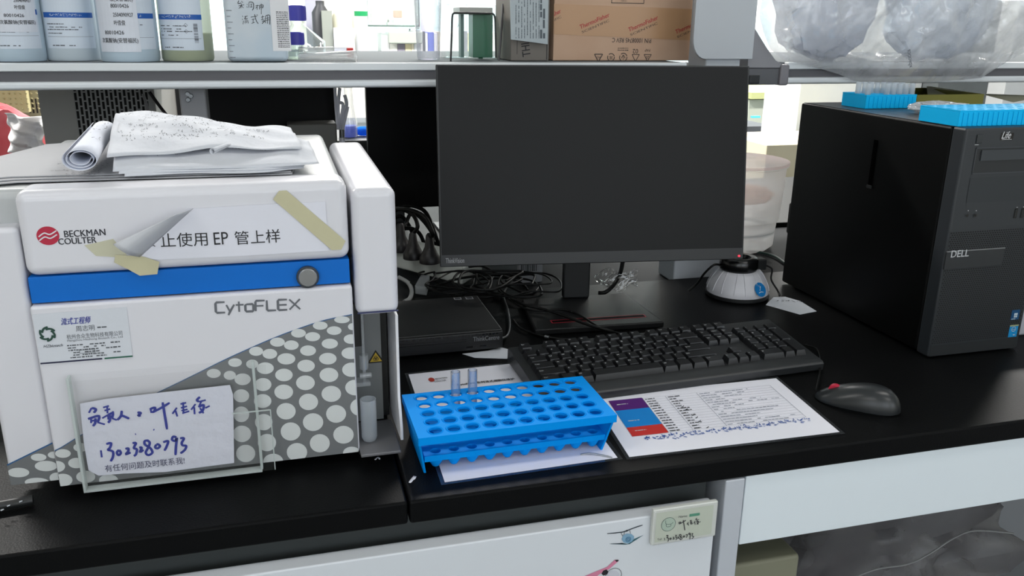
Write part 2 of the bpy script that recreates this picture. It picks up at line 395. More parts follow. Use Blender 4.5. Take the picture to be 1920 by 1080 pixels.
HW['lead'] = [[(190, 270), (160, 325)], [(190, 270), (240, 285), (215, 325)], [(150, 395), (190, 380), (275, 360), (260, 430)], [(185, 385), (185, 440)], [(235, 385), (230, 440), (205, 475)], [(190, 415), (250, 405)], [(255, 430), (340, 455)],
  [(320, 265), (385, 245)], [(335, 300), (400, 280)], [(365, 245), (370, 330)], [(310, 385), (440, 310)], [(375, 345), (380, 400)], [(375, 350), (430, 325), (420, 385)], [(380, 375), (420, 365)], [(400, 350), (395, 410), (375, 435)], [(420, 385), (475, 405)],
  [(530, 300), (520, 360), (480, 405)], [(520, 350), (560, 365), (615, 390)], [(705, 320), (745, 325), (715, 355), (745, 352)], [(885, 512), (898, 516)], [(680, 565), (690, 562)]]
HW['num'] = [[(295, 745), (305, 825)], [(355, 675), (410, 665), (395, 720), (375, 740), (430, 760), (430, 820), (405, 870)], [(500, 740), (475, 770), (495, 800), (520, 775), (500, 740)],
  [(570, 730), (605, 725), (600, 760), (575, 790), (630, 770)], [(650, 665), (690, 665), (665, 720), (700, 735), (690, 790), (665, 810)], [(725, 715), (755, 715), (735, 765), (775, 740)],
  [(835, 635), (790, 640), (790, 680), (850, 720), (875, 770), (830, 800), (800, 770), (830, 710), (845, 660), (820, 635)], [(920, 680), (905, 710), (930, 725), (960, 700), (940, 678), (920, 680)],
  [(995, 655), (1050, 640), (1040, 690), (1010, 750)], [(1145, 600), (1110, 590), (1095, 625), (1130, 640), (1150, 605), (1140, 700), (1135, 800)], [(1185, 610), (1230, 610), (1205, 660), (1215, 690), (1255, 695), (1240, 740), (1190, 780)]]
def hw_to(key, A, B, S):
    """handwriting strokes rescaled from their box into the pixel box A..B"""
    pts = [p for s_ in S for p in s_]; X0 = min(p[0] for p in pts); X1 = max(p[0] for p in pts); Y0 = min(p[1] for p in pts); Y1 = max(p[1] for p in pts)
    return [[(A[0]+(x-X0)/(X1-X0)*(B[0]-A[0]), A[1]+(y-Y0)/(Y1-Y0)*(B[1]-A[1])) for x, y in s_] for s_ in S]
m.mt(3)
for s_ in hw_to('name', (1273, 972), (1314, 995), HW['name']): m.pen([gx(*p)+Vector((0, .0006, 0)) for p in s_], .0013, (0, -1, 0))
for s_ in hw_to('num', (1246, 1000), (1301, 1016), HW['num']): m.pen([gx(*p)+Vector((0, .0006, 0)) for p in s_], .0011, (0, -1, 0))
fin(m, 'name_card', [mat('card_pale_green', '#c3cabb', .6), mat('logo_green_line', '#49625c', .5), mat('logo_green', '#3f8f70', .5), INK, mat('logo_fill', '#b0c3b3', .6)], t, smooth=0)

# frame post, apron panel and the knee space
m = MB().box(.497, .5235, .8105, .86, -.80, -.0295); tag(fin(m, 'bench_leg', mat('leg_paint', '#b9bec6', .4), bevel=.002), 'white square steel bench leg beside the drawer front', 'bench leg')
m = MB().box(.527, 2.2, .815, .835, -.128, -.0295); tag(fin(m, 'apron_panel', mat('apron_paint', '#dbe4ea', .45), bevel=.0015), 'white apron panel under the worktop, right of the bench leg', 'panel')
m = MB().box(.53, 2.2, 1.48, 1.50, -.80, -.031); tag(fin(m, 'back_panel', mat('panel_grey', '#8f9296', .55)), 'grey back panel closing the knee space under the bench', 'panel')
m = MB().box(.53, .70, .90, 1.22, -.80, -.245)
def dome(c, r, seed, sq=1.0, nu=22, nv=12, amp=.2, flat=.0):
    R2 = random.Random(seed); ph = [(R2.uniform(2, 9), R2.uniform(2, 9), R2.uniform(0, 6.3), R2.uniform(0, 6.3)) for _ in range(6)]
    def fn(u, v):
        th = 2*pi*u; ph_ = pi*v; n = 0
        for i, (a, b, p1, p2) in enumerate(ph): n += sin(round(a)*th+p1+3*sin(b*ph_))*sin(b*ph_+p2)/(1+i*.4)
        e = 1+amp*n*.45*sin(ph_)
        x, y, z = sin(ph_)*cos(th), sin(ph_)*sin(th), cos(ph_)
        if z < 0: z *= 1-flat
        return Vector((c[0]+r[0]*x*e, c[1]+r[1]*y*e, c[2]+r[2]*z*e))
    return fn
m = MB().box(.545, .70, .92, 1.16, -.80, -.243); tag(fin(m, 'storage_box', mat('box_beige', '#83836f', .6), bevel=.006), 'olive beige box standing under the bench next to the leg', 'box')
m = MB().grid(dome((.58, .985, -.225), (.03, .03, .018), 3, amp=.5), 18, 10); tag(fin(m, 'crumpled_wrapper', mat('wrapper', '#9b948a', .5, var=(60, '#2b2824')), smooth=30), 'small crumpled wrapper lying on the box under the bench', 'wrapper')
m = MB().grid(dome((1.08, 1.26, -.52), (.30, .14, .30), 5, amp=.4), 70, 40)
tag(fin(m, 'waste_bag', clear('dark_bag_plastic', milk=.6, milk_col='#7b797c', gloss=.08, rough=.3, noise=5), smooth=50), 'dark translucent plastic bag in the knee space under the bench', 'bag')
m = MB().tube([PY(1585, 1090, 1.0), PY(1640, 1068, 1.0), PY(1700, 1058, 1.0), PY(1740, 1040, 1.0), PY(1790, 1008, 1.0), PY(1830, 995, 1.02), PY(1900, 1000, 1.02)], .0016, 6)
tag(fin(m, 'thin_cable', mat('pale_cable', '#7d7f80', .5)), 'thin pale cable hanging in the knee space under the bench', 'cable')

# ================================================================== reagent shelf above the bench
SY = 1.53; Z3, Z2, Z1, Z0 = .430, .417, .4025, .388
SHW = mat('shelf_light_grey', '#dbe0e3', .35); SHD = mat('shelf_dark_strip', '#55555a', .5)
def shelf(x0, x1, label):
    t = thing('reagent_shelf', label, 'shelf', ((x0+x1)/2, SY+.15, Z0), group=None)
    fin(MB().box(x0, x1, SY, SY+.016, Z2, Z3), 'front_edge', SHW, t, bevel=.002)
    fin(MB().box(x0, x1, SY+.0165, SY+.60, Z2, Z3-.0004), 'shelf_board', mat('shelf_surface', '#6f7477', .8, spec=.05), t)
    fin(MB().box(x0, x1, SY+.004, SY+.040, Z1-.001, Z2), 'dark_strip', SHD, t)
    fin(MB().box(x0, x1, SY-.002, SY+.03, Z0, Z1-.001), 'front_rail', ALU, t, bevel=.005, seg=4)
    return t
shelf(-.75, .7645, 'long light grey reagent shelf with dark strip, carrying the bottles left of the post')
shelf(.985, 2.0, 'light grey reagent shelf under the crumpled plastic bag, right of the post')
PNT = mat('post_paint', '#b3b8be', .42)
t = thing('shelf_post', 'broad light grey shelf upright standing behind the large monitor', 'post', (.82, 1.55, 0))
m = MB(); m.box(.765, .875, 1.5235, 1.60, -.011, .3995); m.box(.80, .875, 1.5236, 1.60, .3995, 1.2)
fin(m, 'column', PNT, t, bevel=.004)
pts = []
for a in range(0, 91, 15): pts.append(Vector((.7685+.03-.03*cos(radians(90-a))*1, 0, 0)))
prof = [(.7665, 1.2), (.7665, .475)]+[(.7665+.028*(1-cos(radians(a))), .475-.038*sin(radians(a))) for a in range(15, 91, 15)]+[(.895, .437), (.895, 1.2)]
m = MB().slab([Vector((x, 1.515, z)) for x, z in prof], (0, .0083, 0)); fin(m, 'upright_cover', PNT, t, bevel=.003)
P3 = [PY(x, y, 1.53) for x, y in ((1402, 52), (1409, 50), (1417, 54), (1424, 66), (1440, 92), (1455, 113), (1470, 122), (1470, 128), (1402, 128))]
fin(MB().slab(P3, (0, .26, 0)), 'shelf_bracket', mat('bracket_grey', '#85858a', .45), t, bevel=.002)
a = PY(1400, 128, 1.53); b = PY(1464, 159, 1.53); m = MB().box(a.x, b.x, 1.532, 1.80, b.z, a.z-.0003); m.mt(1)
c = PY(1406, 141, 1.53); d = PY(1424, 157, 1.53); m.box(c.x, d.x, 1.530, 1.54, d.z, c.z)
fin(m, 'bracket_arm', [mat('arm_grey', '#55565a', .45), BLACK], t, bevel=.0015)
a = PY(1463, 121, 1.53); b = PY(1476, 160, 1.53); fin(MB().box(a.x, b.x, 1.526, 1.81, b.z, a.z), 'end_cap', mat('cap_grey', '#77757a', .3), t, bevel=.004, seg=3)
t = thing('shelf_post', 'narrow grey shelf upright with two bolts behind the white analyser', 'post', (-.14, 1.62, 0))
fin(MB().box(-.163, -.119, 1.60, 1.66, -.011, .386), 'column', mat('post_grey', '#8f9094', .4), t, bevel=.004)
m = MB()
for x, y in ((352, 176), (358, 180), (353, 187)):
    a = PY(x, y, 1.60); fin(MB().ring(a, a-Vector((0, .005, 0)), .0048, .004, 6), 'bolt', STEEL, t, bevel=.0005)


# ================================================================== cell analyser
MX0, MX1, MY, MZ0, MZ1 = -.2574, .0666, .9183, .0106, .3356
MG = lambda x, y: PY(x, y, MY)
t = thing('cell_analyser', 'white flow cytometer with blue stripe and grey dotted front', 'lab instrument', (-.10, 1.12, 0))
zs1 = MG(350, 510).z; zs0 = MG(350, 552).z   # blue stripe band
m = MB().box(-.2985, .0645, .945, 1.335, .014, .3345); fin(m, 'body', mat('body_offwhite', '#b4b7b8', .34), t, bevel=.010, seg=4)
DW = mat('white_gloss_cover', '#d8d8de', .28)
m = MB().box(MX0, MX1, MY, .972, zs1+.0035, MZ1+.001); top = fin(m, 'upper_cover', DW, t, bevel=.011, seg=5)
m = MB().box(MX0+.001, MX1-.001, MY+.003, .955, zs0, zs1+.003); stripe = fin(m, 'blue_stripe', [BLUE], t, bevel=.0008)
m = MB().box(MX0-.0005, MX1+.0005, MY-.003, .955, MZ0, zs0-.0015); low = fin(m, 'lower_door', DW, t, bevel=.0035, seg=3)
m = MB().box(-.3075, MX0-.0015, .924, .960, MZ0+.004, .300); left = fin(m, 'side_front', DW, t, bevel=.006, seg=3)
c = PY(577, 519, MY); fB = FRONT(MY)
m = MB(); m.mt(0).ring((c.x, MY+.003, c.z), (c.x, MY-.0025, c.z), .0122, .0122, 32); m.mt(1).ring((c.x, MY-.0025, c.z), (c.x, MY-.0045, c.z), .0108, .0098, 32)
fin(m, 'power_button', [mat('button_ring', '#3c4248', .3, .5), mat('button_silver', '#8f9193', .3, .8)], t, bevel=.0006, label='round silver power button')
# dotted print on the lower door
DG = mat('print_grey', '#6e7173', .45); DWH = mat('print_dot', '#cdd1d1', .45); DB = mat('print_edge_blue', '#275a8e', .4)
YD = MY-.0032
LG = lambda x, y: PY(x, y, YD)
XR = MX1-.0012; ZB = MZ0+.0016; XL = MX0+.0008
arc_px = [(105, 846), (160, 812), (240, 765), (300, 735), (360, 706), (412, 680), (455, 660), (510, 636), (560, 617), (610, 601), (664, 590)]
arc = [LG(*p) for p in arc_px]; arc = smooth_pts(arc, 4)
arc[0].x = XL; arc[-1].x = XR
def clipx(pts, lo, hi, zlo):
    def half(P, fn, cut):
        out = []
        for i in range(len(P)):
            a, b = P[i-1], P[i]; fa, fb = fn(a), fn(b)
            if (fa >= 0) != (fb >= 0): tt = fa/(fa-fb); out.append(a+(b-a)*tt)
            if fb >= 0: out.append(b)
        return out
    P = half(pts, lambda p: p.x-lo, 0); P = half(P, lambda p: hi-p.x, 0) if P else P; P = half(P, lambda p: p.z-zlo, 0) if P else P
    return P
m = MB(); m.mt(0)
G = [Vector((p.x, YD, p.z)) for p in arc]+[Vector((XR, YD, ZB)), Vector((XL, YD, ZB))]
m.poly(G)
m.mt(2)
for i in range(len(arc)-1):
    a, b = arc[i], arc[i+1]; up = Vector((0, -.0001, .0011))
    m.add([a, b, b+up, a+up], [(0, 1, 2, 3)])
dots = [(690, 293, 42, 16), (590, 320, 40, 19), (490, 355, 40, 20), (393, 396, 40, 21), (295, 438, 38, 21), (198, 490, 37, 20), (100, 540, 38, 21), (12, 592, 36, 22),
 (738, 325, 24, 16), (654, 343, 40, 20), (555, 371, 41, 21), (457, 410, 40, 22), (358, 450, 40, 23), (277, 497, 33, 21), (174, 549, 33, 21), (67, 600, 38, 25), (-30, 655, 38, 25),
 (732, 382, 40, 22), (634, 403, 44, 23), (534, 435, 43, 24), (434, 473, 43, 26), (337, 516, 41, 27), (233, 567, 39, 27), (135, 618, 39, 27), (38, 672, 39, 28), (-60, 725, 38, 27),
 (730, 447, 44, 27), (625, 472, 42, 27), (525, 505, 42, 28), (423, 547, 42, 29), (327, 591, 40, 30), (227, 643, 38, 30), (128, 695, 38, 31), (30, 750, 38, 31), (-66, 800, 38, 31),
 (735, 523, 46, 33), (630, 547, 45, 33), (522, 583, 45, 34), (422, 625, 45, 34), (325, 667, 42, 32), (227, 728, 38, 36), (125, 775, 38, 35), (28, 830, 38, 35), (-70, 880, 38, 35),
 (750, 605, 47, 36), (641, 634, 47, 37), (536, 671, 46, 38), (433, 714, 46, 38), (330, 764, 42, 38), (230, 818, 44, 38), (125, 865, 40, 38), (25, 915, 40, 38),
 (772, 695, 46, 40), (663, 726, 48, 41), (557, 764, 49, 41), (454, 807, 48, 42), (345, 858, 44, 40), (247, 908, 46, 40), (140, 955, 44, 40), (40, 1005, 44, 40),
 (697, 822, 49, 41), (588, 861, 48, 42), (483, 902, 49, 42), (374, 945, 48, 36), (735, 905, 42, 28)]
d7 = [(290, 908, 36, 20), (372, 880, 34, 20), (262, 968, 38, 26), (352, 952, 38, 24), (290, 1030, 44, 29), (395, 1015, 44, 28), (500, 1030, 44, 26)]
dots = [q_ for q_ in dots if q_[0] > 190 or q_[1] < 590]
m.mt(1)
def dot(cx, cy, rx, ry, conv, pf, lo, hi, h):
    P = []
    for k in range(24):
        a = 2*pi*k/24; x, y = conv(cx+rx*cos(a), cy+ry*sin(a)); P.append(pf(x, y)+Vector((0, -h, 0)))
    P = clipx(P, lo, hi, ZB)
    if len(P) > 2: m.add(P, [tuple(range(len(P)))])
for i, dd in enumerate(dots): dot(dd[0], dd[1], dd[2]*(.85 if dd[3] < 26 else .96), dd[3], lambda x, y: (360+x/2.4542, 480+y/2.4542), LG, XL, XR, .0002+i*2e-6)
for i, dd in enumerate(d7): dot(*dd, lambda x, y: (x/2.4542, 480+y/2.4542), LG, XL, XR, .0004+i*3e-6)
fin(m, 'dotted_print', [DG, DWH, DB], low, smooth=0)
YL = .924-.0002; LL = lambda x, y: PY(x, y, YL)
m = MB(); m.mt(0); LX0 = -.3068; LX1 = MX0-.0022; ZB2 = MZ0+.005
a1 = [LL(17, 873), LL(55, 853), LL(96, 832)]; a1[0].x = LX0; a1[-1].x = LX1
m.poly(a1+[Vector((LX1, YL, ZB2)), Vector((LX0, YL, ZB2))])
m.mt(2)
for i in range(2): up = Vector((0, -.0001, .0016)); m.add([a1[i], a1[i+1], a1[i+1]+up, a1[i]+up], [(0, 1, 2, 3)])
m.mt(1); ZB_, ZB = ZB, ZB2
for dd in [(178, 926, 36, 17), (85, 996, 50, 22), (212, 966, 52, 24), (170, 1040, 56, 20), (250, 915, 30, 16), (262, 1020, 34, 24)]: dot(*dd, lambda x, y: (x/2.4542, 480+y/2.4542), LL, LX0, LX1, .0002)
ZB = ZB_
fin(m, 'dotted_print', [DG, DWH, DB], left, smooth=0)
# lettering of the instrument
NF = (0, -1, 0)
m = MB(); m.mt(0).textab('BECKMAN', PY(121, 445, MY), PY(198, 441, MY), NF, hs=1.15, bold=.0004, h=.0003)
m.textab('COULTER', PY(110, 459, MY), PY(181, 455, MY), NF, hs=1.15, bold=.0004, h=.0003)
c = PY(90, 442, MY); fM = FRONT(MY); m.mt(1).disc(fM, c.x, c.z, .0104, .0096, .0003, 36)
m.mt(2)
for dz in (-.0018, .0022):
    m.pen([fM(c.x-.0085, c.z+dz-.0028, .0006), fM(c.x-.003, c.z+dz+.0008, .0006), fM(c.x+.002, c.z+dz-.0008, .0006), fM(c.x+.0085, c.z+dz+.0028, .0006)], .0013, NF, 6)
fin(m, 'maker_logo', [mat('logo_black', '#2a2b33', .5), mat('logo_red', '#b3173a', .4), WHITE], top, smooth=0)
m = MB(); A, B = PY(405, 586.5, YD), PY(563, 579.5, YD); uz = (B-A).normalized(); fq = PL(A, uz, Vector((0, -1, 0)).cross(uz), (0, -1, 0)); LW = (B-A).length/8.62
LET = [(0, .92, [[(1, 1), (.12, 1), (0, .88), (0, .12), (.12, 0), (1, 0)]]), (1.08, .78, [[(0, .72), (.42, .06)], [(1, .72), (.42, .06), (.20, -.28)]]), (2.02, .80, [[(.40, 1.0), (.40, .0)], [(0, .68), (1, .68)]]),
 (2.98, .82, [[(.12, .7), (.88, .7), (1, .58), (1, .12), (.88, 0), (.12, 0), (0, .12), (0, .58), (.12, .7)]]), (4.02, .95, [[(0, 0), (0, .88), (.1, 1), (1, 1)], [(0, .5), (.85, .5)]]), (5.18, .92, [[(0, 1), (0, .1), (.1, 0), (1, 0)]]),
 (6.32, .95, [[(1, 1), (.1, 1), (0, .9), (0, .1), (.1, 0), (1, 0)], [(0, .5), (.95, .5)]]), (7.5, 1.12, [[(0, 1), (1, 0)], [(0, 0), (1, 1)]])]
for x_, w_, ss in LET:
    for s_ in ss: m.pen([fq((x_+w_*a)*LW, b*.0118, .0003) for a, b in s_], .0026, NF, k=1)
fin(m, 'model_lettering', mat('lettering_grey', '#63666c', .4), low, smooth=0)
# sampling module on the right
m = MB().box(.0705, .1195, .9195, 1.30, .1795, .3265); mod = fin(m, 'sampler_cover', DW, t, bevel=.010, seg=5)
m = MB().box(.072, .118, .9185, .9200, .1835, .1850); fin(m, 'cover_seam', mat('seam_blue', '#30355c', .4), mod)
m = MB().box(.0668, .1040, .985, 1.29, .0175, .1790); m.mt(1).box(.0668, .0800, .968, .9845, .125, .1790); fin(m, 'sampler_back', [mat('sampler_grey', '#7f8283', .5), BLACK], t)
m = MB().box(.1045, .1125, .995, 1.28, .0175, .178); fin(m, 'lift_rail', BLACK, t)
P2 = [Vector((.1145, .921, .178)), Vector((.1145, .921, .075)), Vector((.1145, .905, .040)), Vector((.1145, .905, .026)), Vector((.1145, .96, .022)), Vector((.1145, 1.28, .022)), Vector((.1145, 1.28, .178))]
fin(MB().slab(P2, (.0035, 0, 0)), 'side_guard', WHITE, t, bevel=.0008)
m = MB(); m.box(.0668, .1140, .898, .984, .0125, .0165); fin(m, 'tube_stage', mat('stage_grey', '#77777a', .4, .3), t, bevel=.0012)
m = MB().box(.0668, .110, .93, 1.28, .0005, .0120); fin(m, 'stage_foot', BLACK, t)
m = MB(); c = (.0805, .932, .0165)
m.lathe(c, [(.0005, .001), (.0075, .0015), (.0095, .006), (.0095, .055), (.0085, .055), (.0085, .006), (.0005, .003)], 24)
fin(m, 'sample_tube', MILK, t, label='frosted clear tube standing on the stage')
m = MB(); m.ring((.0800, .960, .080), (.0800, .960, .178), .0018, .0018, 12); m.ring((.0800, .958, .100), (.0800, .958, .118), .0055, .0055, 16); m.ring((.074, .955, .092), (.088, .955, .092), .0035, .0035, 12); m.box(.068, .086, .950, .968, .080, .085)
fin(m, 'glass_connector', clear('connector_clear', milk=.25, gloss=.3), t)
fh = FRONT(.9848); hA = PY(704, 656, .9848)
m = MB(); tri = lambda s_, h: [fh(hA.x-s_*.5, hA.z-s_*.80, h), fh(hA.x+s_*.5, hA.z-s_*.80, h), fh(hA.x, hA.z+0, h)]
m.mt(0).add(tri(.0215, .0003), [(0, 1, 2)]); w = .0150; m.mt(1).add([fh(hA.x-w/2, hA.z-.0155, .0005), fh(hA.x+w/2, hA.z-.0155, .0005), fh(hA.x, hA.z-.0032, .0005)], [(0, 1, 2)])
m.mt(0)
for a in (90, 210, 330):
    m.annulus(fh, hA.x+.0017*cos(radians(a)), hA.z-.0112+.0017*sin(radians(a)), .0015, .0021, .0007, 14)
m.annulus(fh, hA.x, hA.z-.0112, .0019, .0023, .0008, 16)
fin(m, 'hazard_label', [mat('hazard_black', '#15140f', .5), mat('hazard_yellow', '#c9a92c', .5)], t, label='yellow triangular biohazard label', smooth=0)
m = MB()
for x, y in ((-.22, 1.0), (.03, 1.0), (-.22, 1.28), (.03, 1.28)): fin(MB().ring((x, y, 0), (x, y, .0145), .012, .010, 16), 'foot', BLACK, t)

# business card on the lower door
YC = MY-.0038
def card_quad(Y, *px): return [PY(x, y, Y) for x, y in px]
q = card_quad(YC, (76, 683), (249, 669), (237, 576), (60, 590))
t = thing('business_card', 'white company card with green ring logo, stuck on the instrument below the blue stripe', 'card', ((q[0]+q[1])/2))
fq = QUAD(*q); m = MB(); m.mt(0).slab([q[0]+Vector((0, 0, 0)), q[1], q[2], q[3]], (0, .0005, 0))
m.mt(1).rect(fq, 0, .0, .665, .03, .0003, 1); m.mt(2).rect(fq, .69, .0, 1, .03, .0003)
fin(m, 'card', [PAPERG, mat('card_navy', '#15173a', .5), mat('card_green', '#1e5c48', .5)], t, smooth=0)
# cards use metric plane
uxc = (q[1]-q[0]).normalized(); fc = PL(q[0], uxc, (0, 0, 1), (0, -1, 0)); CW = (q[1]-q[0]).length; CH = (q[3]-q[0]).length
m = MB(); m.mt(0)
cx, cy_ = CW*.125, CH*.60
for k in range(6):
    a = radians(60*k+20); m.pen([fc(cx+.0062*cos(a+s_)*(1.25-.35*s_), cy_+.0062*sin(a+s_)*(1.25-.35*s_), .0006) for s_ in (0, .35, .7, 1.1, 1.4)], .0021, NF)
m.mt(1).text('HZbiotech', fc, CW*.06, CH*.33, size=.0042, shear=.3, bold=.0002)
m.text('杭州合众生物科技有限公司', fc, CW*.32, CH*.47, size=.0058, width=CW*.60)
m.text('Hangzhou Hezhong Biotech Co., Ltd', fc, CW*.32, CH*.415, size=.0032, width=CW*.60)
R1 = random.Random(3)
for k, v in enumerate((.32, .27, .22, .17, .12, .07)): m.dashes(fc, CW*(.31+.003*k), CW*(.88 if k % 2 == 0 else .72), CH*v, .0016, R1, mn=.8, mx=2.5)
m.frame(fc, CW*.43, CH*.155, CW*.60, CH*.225, .0004, .0004)
m.text('周志明', fc, CW*.43, CH*.615, size=.0068, width=CW*.20)
m.dashes(fc, CW*.66, CW*.76, CH*.64, .0018, R1)
m.mt(2).text('流式工程师', fc, CW*.28, CH*.765, size=.0082, width=CW*.31, shear=.2, bold=.0003)
fin(m, 'card_print', [mat('logo_dark_green', '#1b4237', .5), INKG, INKB], t, smooth=0)

# taped paper sign
t = thing('paper_sign', 'long white paper sign with Chinese text, masking-taped to the instrument cover', 'paper sign', PY(440, 480, MY-.002))
YS = MY-.0012; S = lambda pts, Y=YS: [PY(x, y, Y) for x, y in pts]
m = MB().slab(S([(352, 392), (480, 384), (610, 378), (616, 470), (450, 480), (300, 487), (262, 484), (240, 475)]), (0, .0006, 0))
sheet = fin(m, 'sheet', PAPER, t, smooth=0)
m = MB()
def flap(u, v):
    # curled corner: u along the fold, v from fold to tip
    A = PY(362, 391, YS-.001).lerp(PY(262, 482, YS-.001), u); B = PY(330, 402, YS-.018).lerp(PY(212, 458, YS-.020), u)
    p = A.lerp(B, v); p.y -= .009*sin(pi*v)*(.3+.7*u); return p
m.grid(flap, 12, 10)
fin(m, 'curled_corner', mat('paper_back_shaded', '#c4c6cb', .8), t, solid=.0004)  # back of the sheet, its shading put into the greyer colour
m = MB(); m.textab('止使用', PY(302, 462, YS), PY(390, 458, YS), NF, h=.0004); m.textab('EP', PY(402, 459, YS), PY(429, 457.5, YS), NF, h=.0004, hs=1.25); m.textab('管上样', PY(441, 457, YS), PY(526, 452, YS), NF, h=.0004)
m.pen(S([(280, 456), (291, 462)], YS-.0006), .0012, NF); m.pen(S([(285, 450), (285, 462)], YS-.0006), .0012, NF)
fin(m, 'sign_lettering', INK, sheet, smooth=0)
TAPE = mat('masking_tape', '#c0bb9a', .65, bump=(200, .2))
for lab, qq, Y0_ in (('masking tape over the right end', [(512, 374), (523, 358), (537, 357), (648, 452), (640, 468), (622, 469)], YS-.0010), ('masking tape at the lower left corner', [(216, 478), (268, 481), (299, 491), (295, 514), (262, 517), (240, 505), (214, 492)], YS-.0012), ('frosted end of tape under the curled corner', [(158, 460), (212, 448), (238, 478), (214, 482), (180, 480)], MY-.0004)):
    m = MB().slab(S(qq, Y0_), (0, .0003, 0)); fin(m, 'tape_strip', TAPE if 'frosted' not in lab else mat('tape_frosted', '#c2c0a8', .6), t, smooth=0, label=lab)

# acrylic pocket with a note
YA = .9075
t = thing('acrylic_pocket', 'clear acrylic wall pocket standing against the dotted instrument front', 'document holder', PY(320, 890, .91))
ACR = clear('acrylic', tint='#ffffff', gloss=.012, milk=.02, milk_col='#cfd6d6', rough=.04)
EDG = clear('acrylic_edge', milk=.8, milk_col='#dfe7e6', gloss=.2)
Y1, Y2 = .9000, .9090
a = PY(155, 912, Y1); b = PY(492, 864, Y1); x0, x1 = a.x, b.x; z0 = .0085; zt = PY(300, 690, Y2).z
fin(MB().box(x0+.001, x1-.001, Y2, Y2+.0022, z0+.0015, zt), 'back_sheet', ACR, t)
fin(MB().box(x0+.002, x1+.012, Y1, Y1+.0022, z0+.0015, zt-.004), 'front_sheet', ACR, t)
m = MB(); m.box(x0, x0+.0026, Y1, Y2+.002, z0, zt); m.box(x1-.0028, x1, Y1+.0023, Y2, z0+.002, zt); m.box(x0+.0026, x1-.001, Y1-.0002, Y2+.002, z0, z0+.0024)
a = PY(515, 768, Y1)
m.box(x1+.0125, x1+.0137, Y1, Y1+.0024, z0+.001, a.z); m.box(x1-.028, x1+.0125, Y1-.0003, Y1+.0021, a.z-.0006, a.z+.0004)
fin(m, 'edge', EDG, t, bevel=.0004)
# note in the pocket
YN = .9055
nq = [(150, 757), (200, 748), (330, 733), (431, 722), (437, 740), (438, 800), (439, 868), (400, 873), (310, 885), (230, 888), (185, 892), (166, 882), (157, 830)]
t = thing('handwritten_note', 'crumpled white note with blue pen writing, standing inside the acrylic pocket', 'note', PY(300, 880, YN))
m = MB().slab([PY(x, y, YN) for x, y in nq], (0, .0005, 0)); note = fin(m, 'sheet', mat('note_paper', '#cfd1dd', .8, bump=(45, .6, .004)), t, smooth=0)
m = MB(); cv = lambda p: PY(140+p[0]/6, 720+p[1]/6, YN-.0004)
m.mt(0)
for k in ('lead', 'name', 'num'):
    for s_ in HW[k]: m.pen([cv(p) for p in s_], .0027, NF)
m.mt(1).textab('有任何问题及时联系我!', cv((345, 985)), cv((1240, 890)), NF, hs=1.15, h=.0002)
fin(m, 'pen_writing', [INKB, mat('pen_dark', '#2a2c50', .5)], note, smooth=0)

# papers lying on the instrument
ZT = MZ1+.0012
t = thing('paper_stack', 'flat stack of grey-white printed sheets lying on top of the instrument', 'papers', (-.15, 1.1, ZT))
R1 = random.Random(5)
for k in range(3):
    z = ZT+.0016*k; P4 = [PZ(x+R1.uniform(-5, 5)-k*3, y, z) for x, y in ((-60, 351-k*5), (30, 343-k*5), (545, 327-k*4), (552, 300), (500, 275), (150, 268), (92, 272), (-60, 312))]
    fin(MB().slab(P4, (0, 0, .0012)), 'sheet', mat('grey_sheet', '#a5a6aa', .8, bump=(25, .3, .003)), t, smooth=0)
m = MB(); fT = TOP(ZT+.0032+.0012)
for k in range(9): m.glyphs(fT, -.25+R1.uniform(0, .03), -.19, .975+.012*k, .005, R1)
fin(m, 'print', INKG, t, smooth=0)
zz = ZT+.0098
def sheetfn(lift, sh):
    FL, FR, BL, BR = PZ(200, 320, zz), PZ(600, 306, zz), PY(238, 226, 1.235), PY(560, 262, 1.16)
    def fn(u, v):
        p = FL.lerp(FR, u).lerp(BL.lerp(BR, u), v)
        p = p+Vector((sh*(.5-u), 0, 0))
        bulge = sin(pi*min(1, v*1.0))*.016*(1-u*.6)+.010*sin(pi*v)
        w = .0022*sin(9*u+4*v+lift*300)+.0016*sin(17*u-11*v+1)+.0012*sin(26*v+9*u)
        p.z += bulge+w*min(1, v*5)*(1 if v < .95 else .4)+lift*(.25+v*.75)
        if u > .8: p.y -= .02*(u-.8)*5*(v-.3); p.z -= .005*((u-.8)*5)**2*v
        p.y += .006*sin(7*u)*(1-v)
        return p
    return fn
t = thing('printed_sheets', 'loosely folded sheaf of printed sheets humped on the instrument beside the roll', 'papers', (-.06, 1.1, zz))
WRK = mat('wrinkled_sheet', '#c9ccd3', .8, bump=(22, .5, .006))
for k in range(3):
    sf_ = sheetfn(-.0030*(3-k)+.0045, .012*(3-k)); fin(MB().grid(lambda u, v, q=3-k, g_=sf_: g_(u, v)+Vector((.006*sin(q*2.1)*u, -.0030*q*(1-v)+.002*sin(11*u+q)*(1-v), -.0006*q-.0008*q*(1-v))), 48, 30), 'sheet', WRK, t, solid=.0005)
v0_ = lambda u: .05+.12*u-.10*max(0, u-.7)
f0 = sheetfn(.0080, 0)
fin(MB().grid(lambda u, v: f0(u*.93, v0_(u)+(1-v0_(u))*v)+Vector((0, 0, .0035*(1-v)**6)), 48, 24), 'sheet', WRK, t, solid=.0005)
m = MB(); fS = lambda u, v, h=0: f0(min(max(u, 0), 1), min(max(v, 0), 1))+Vector((0, -.0004, .0012))
R1 = random.Random(11)
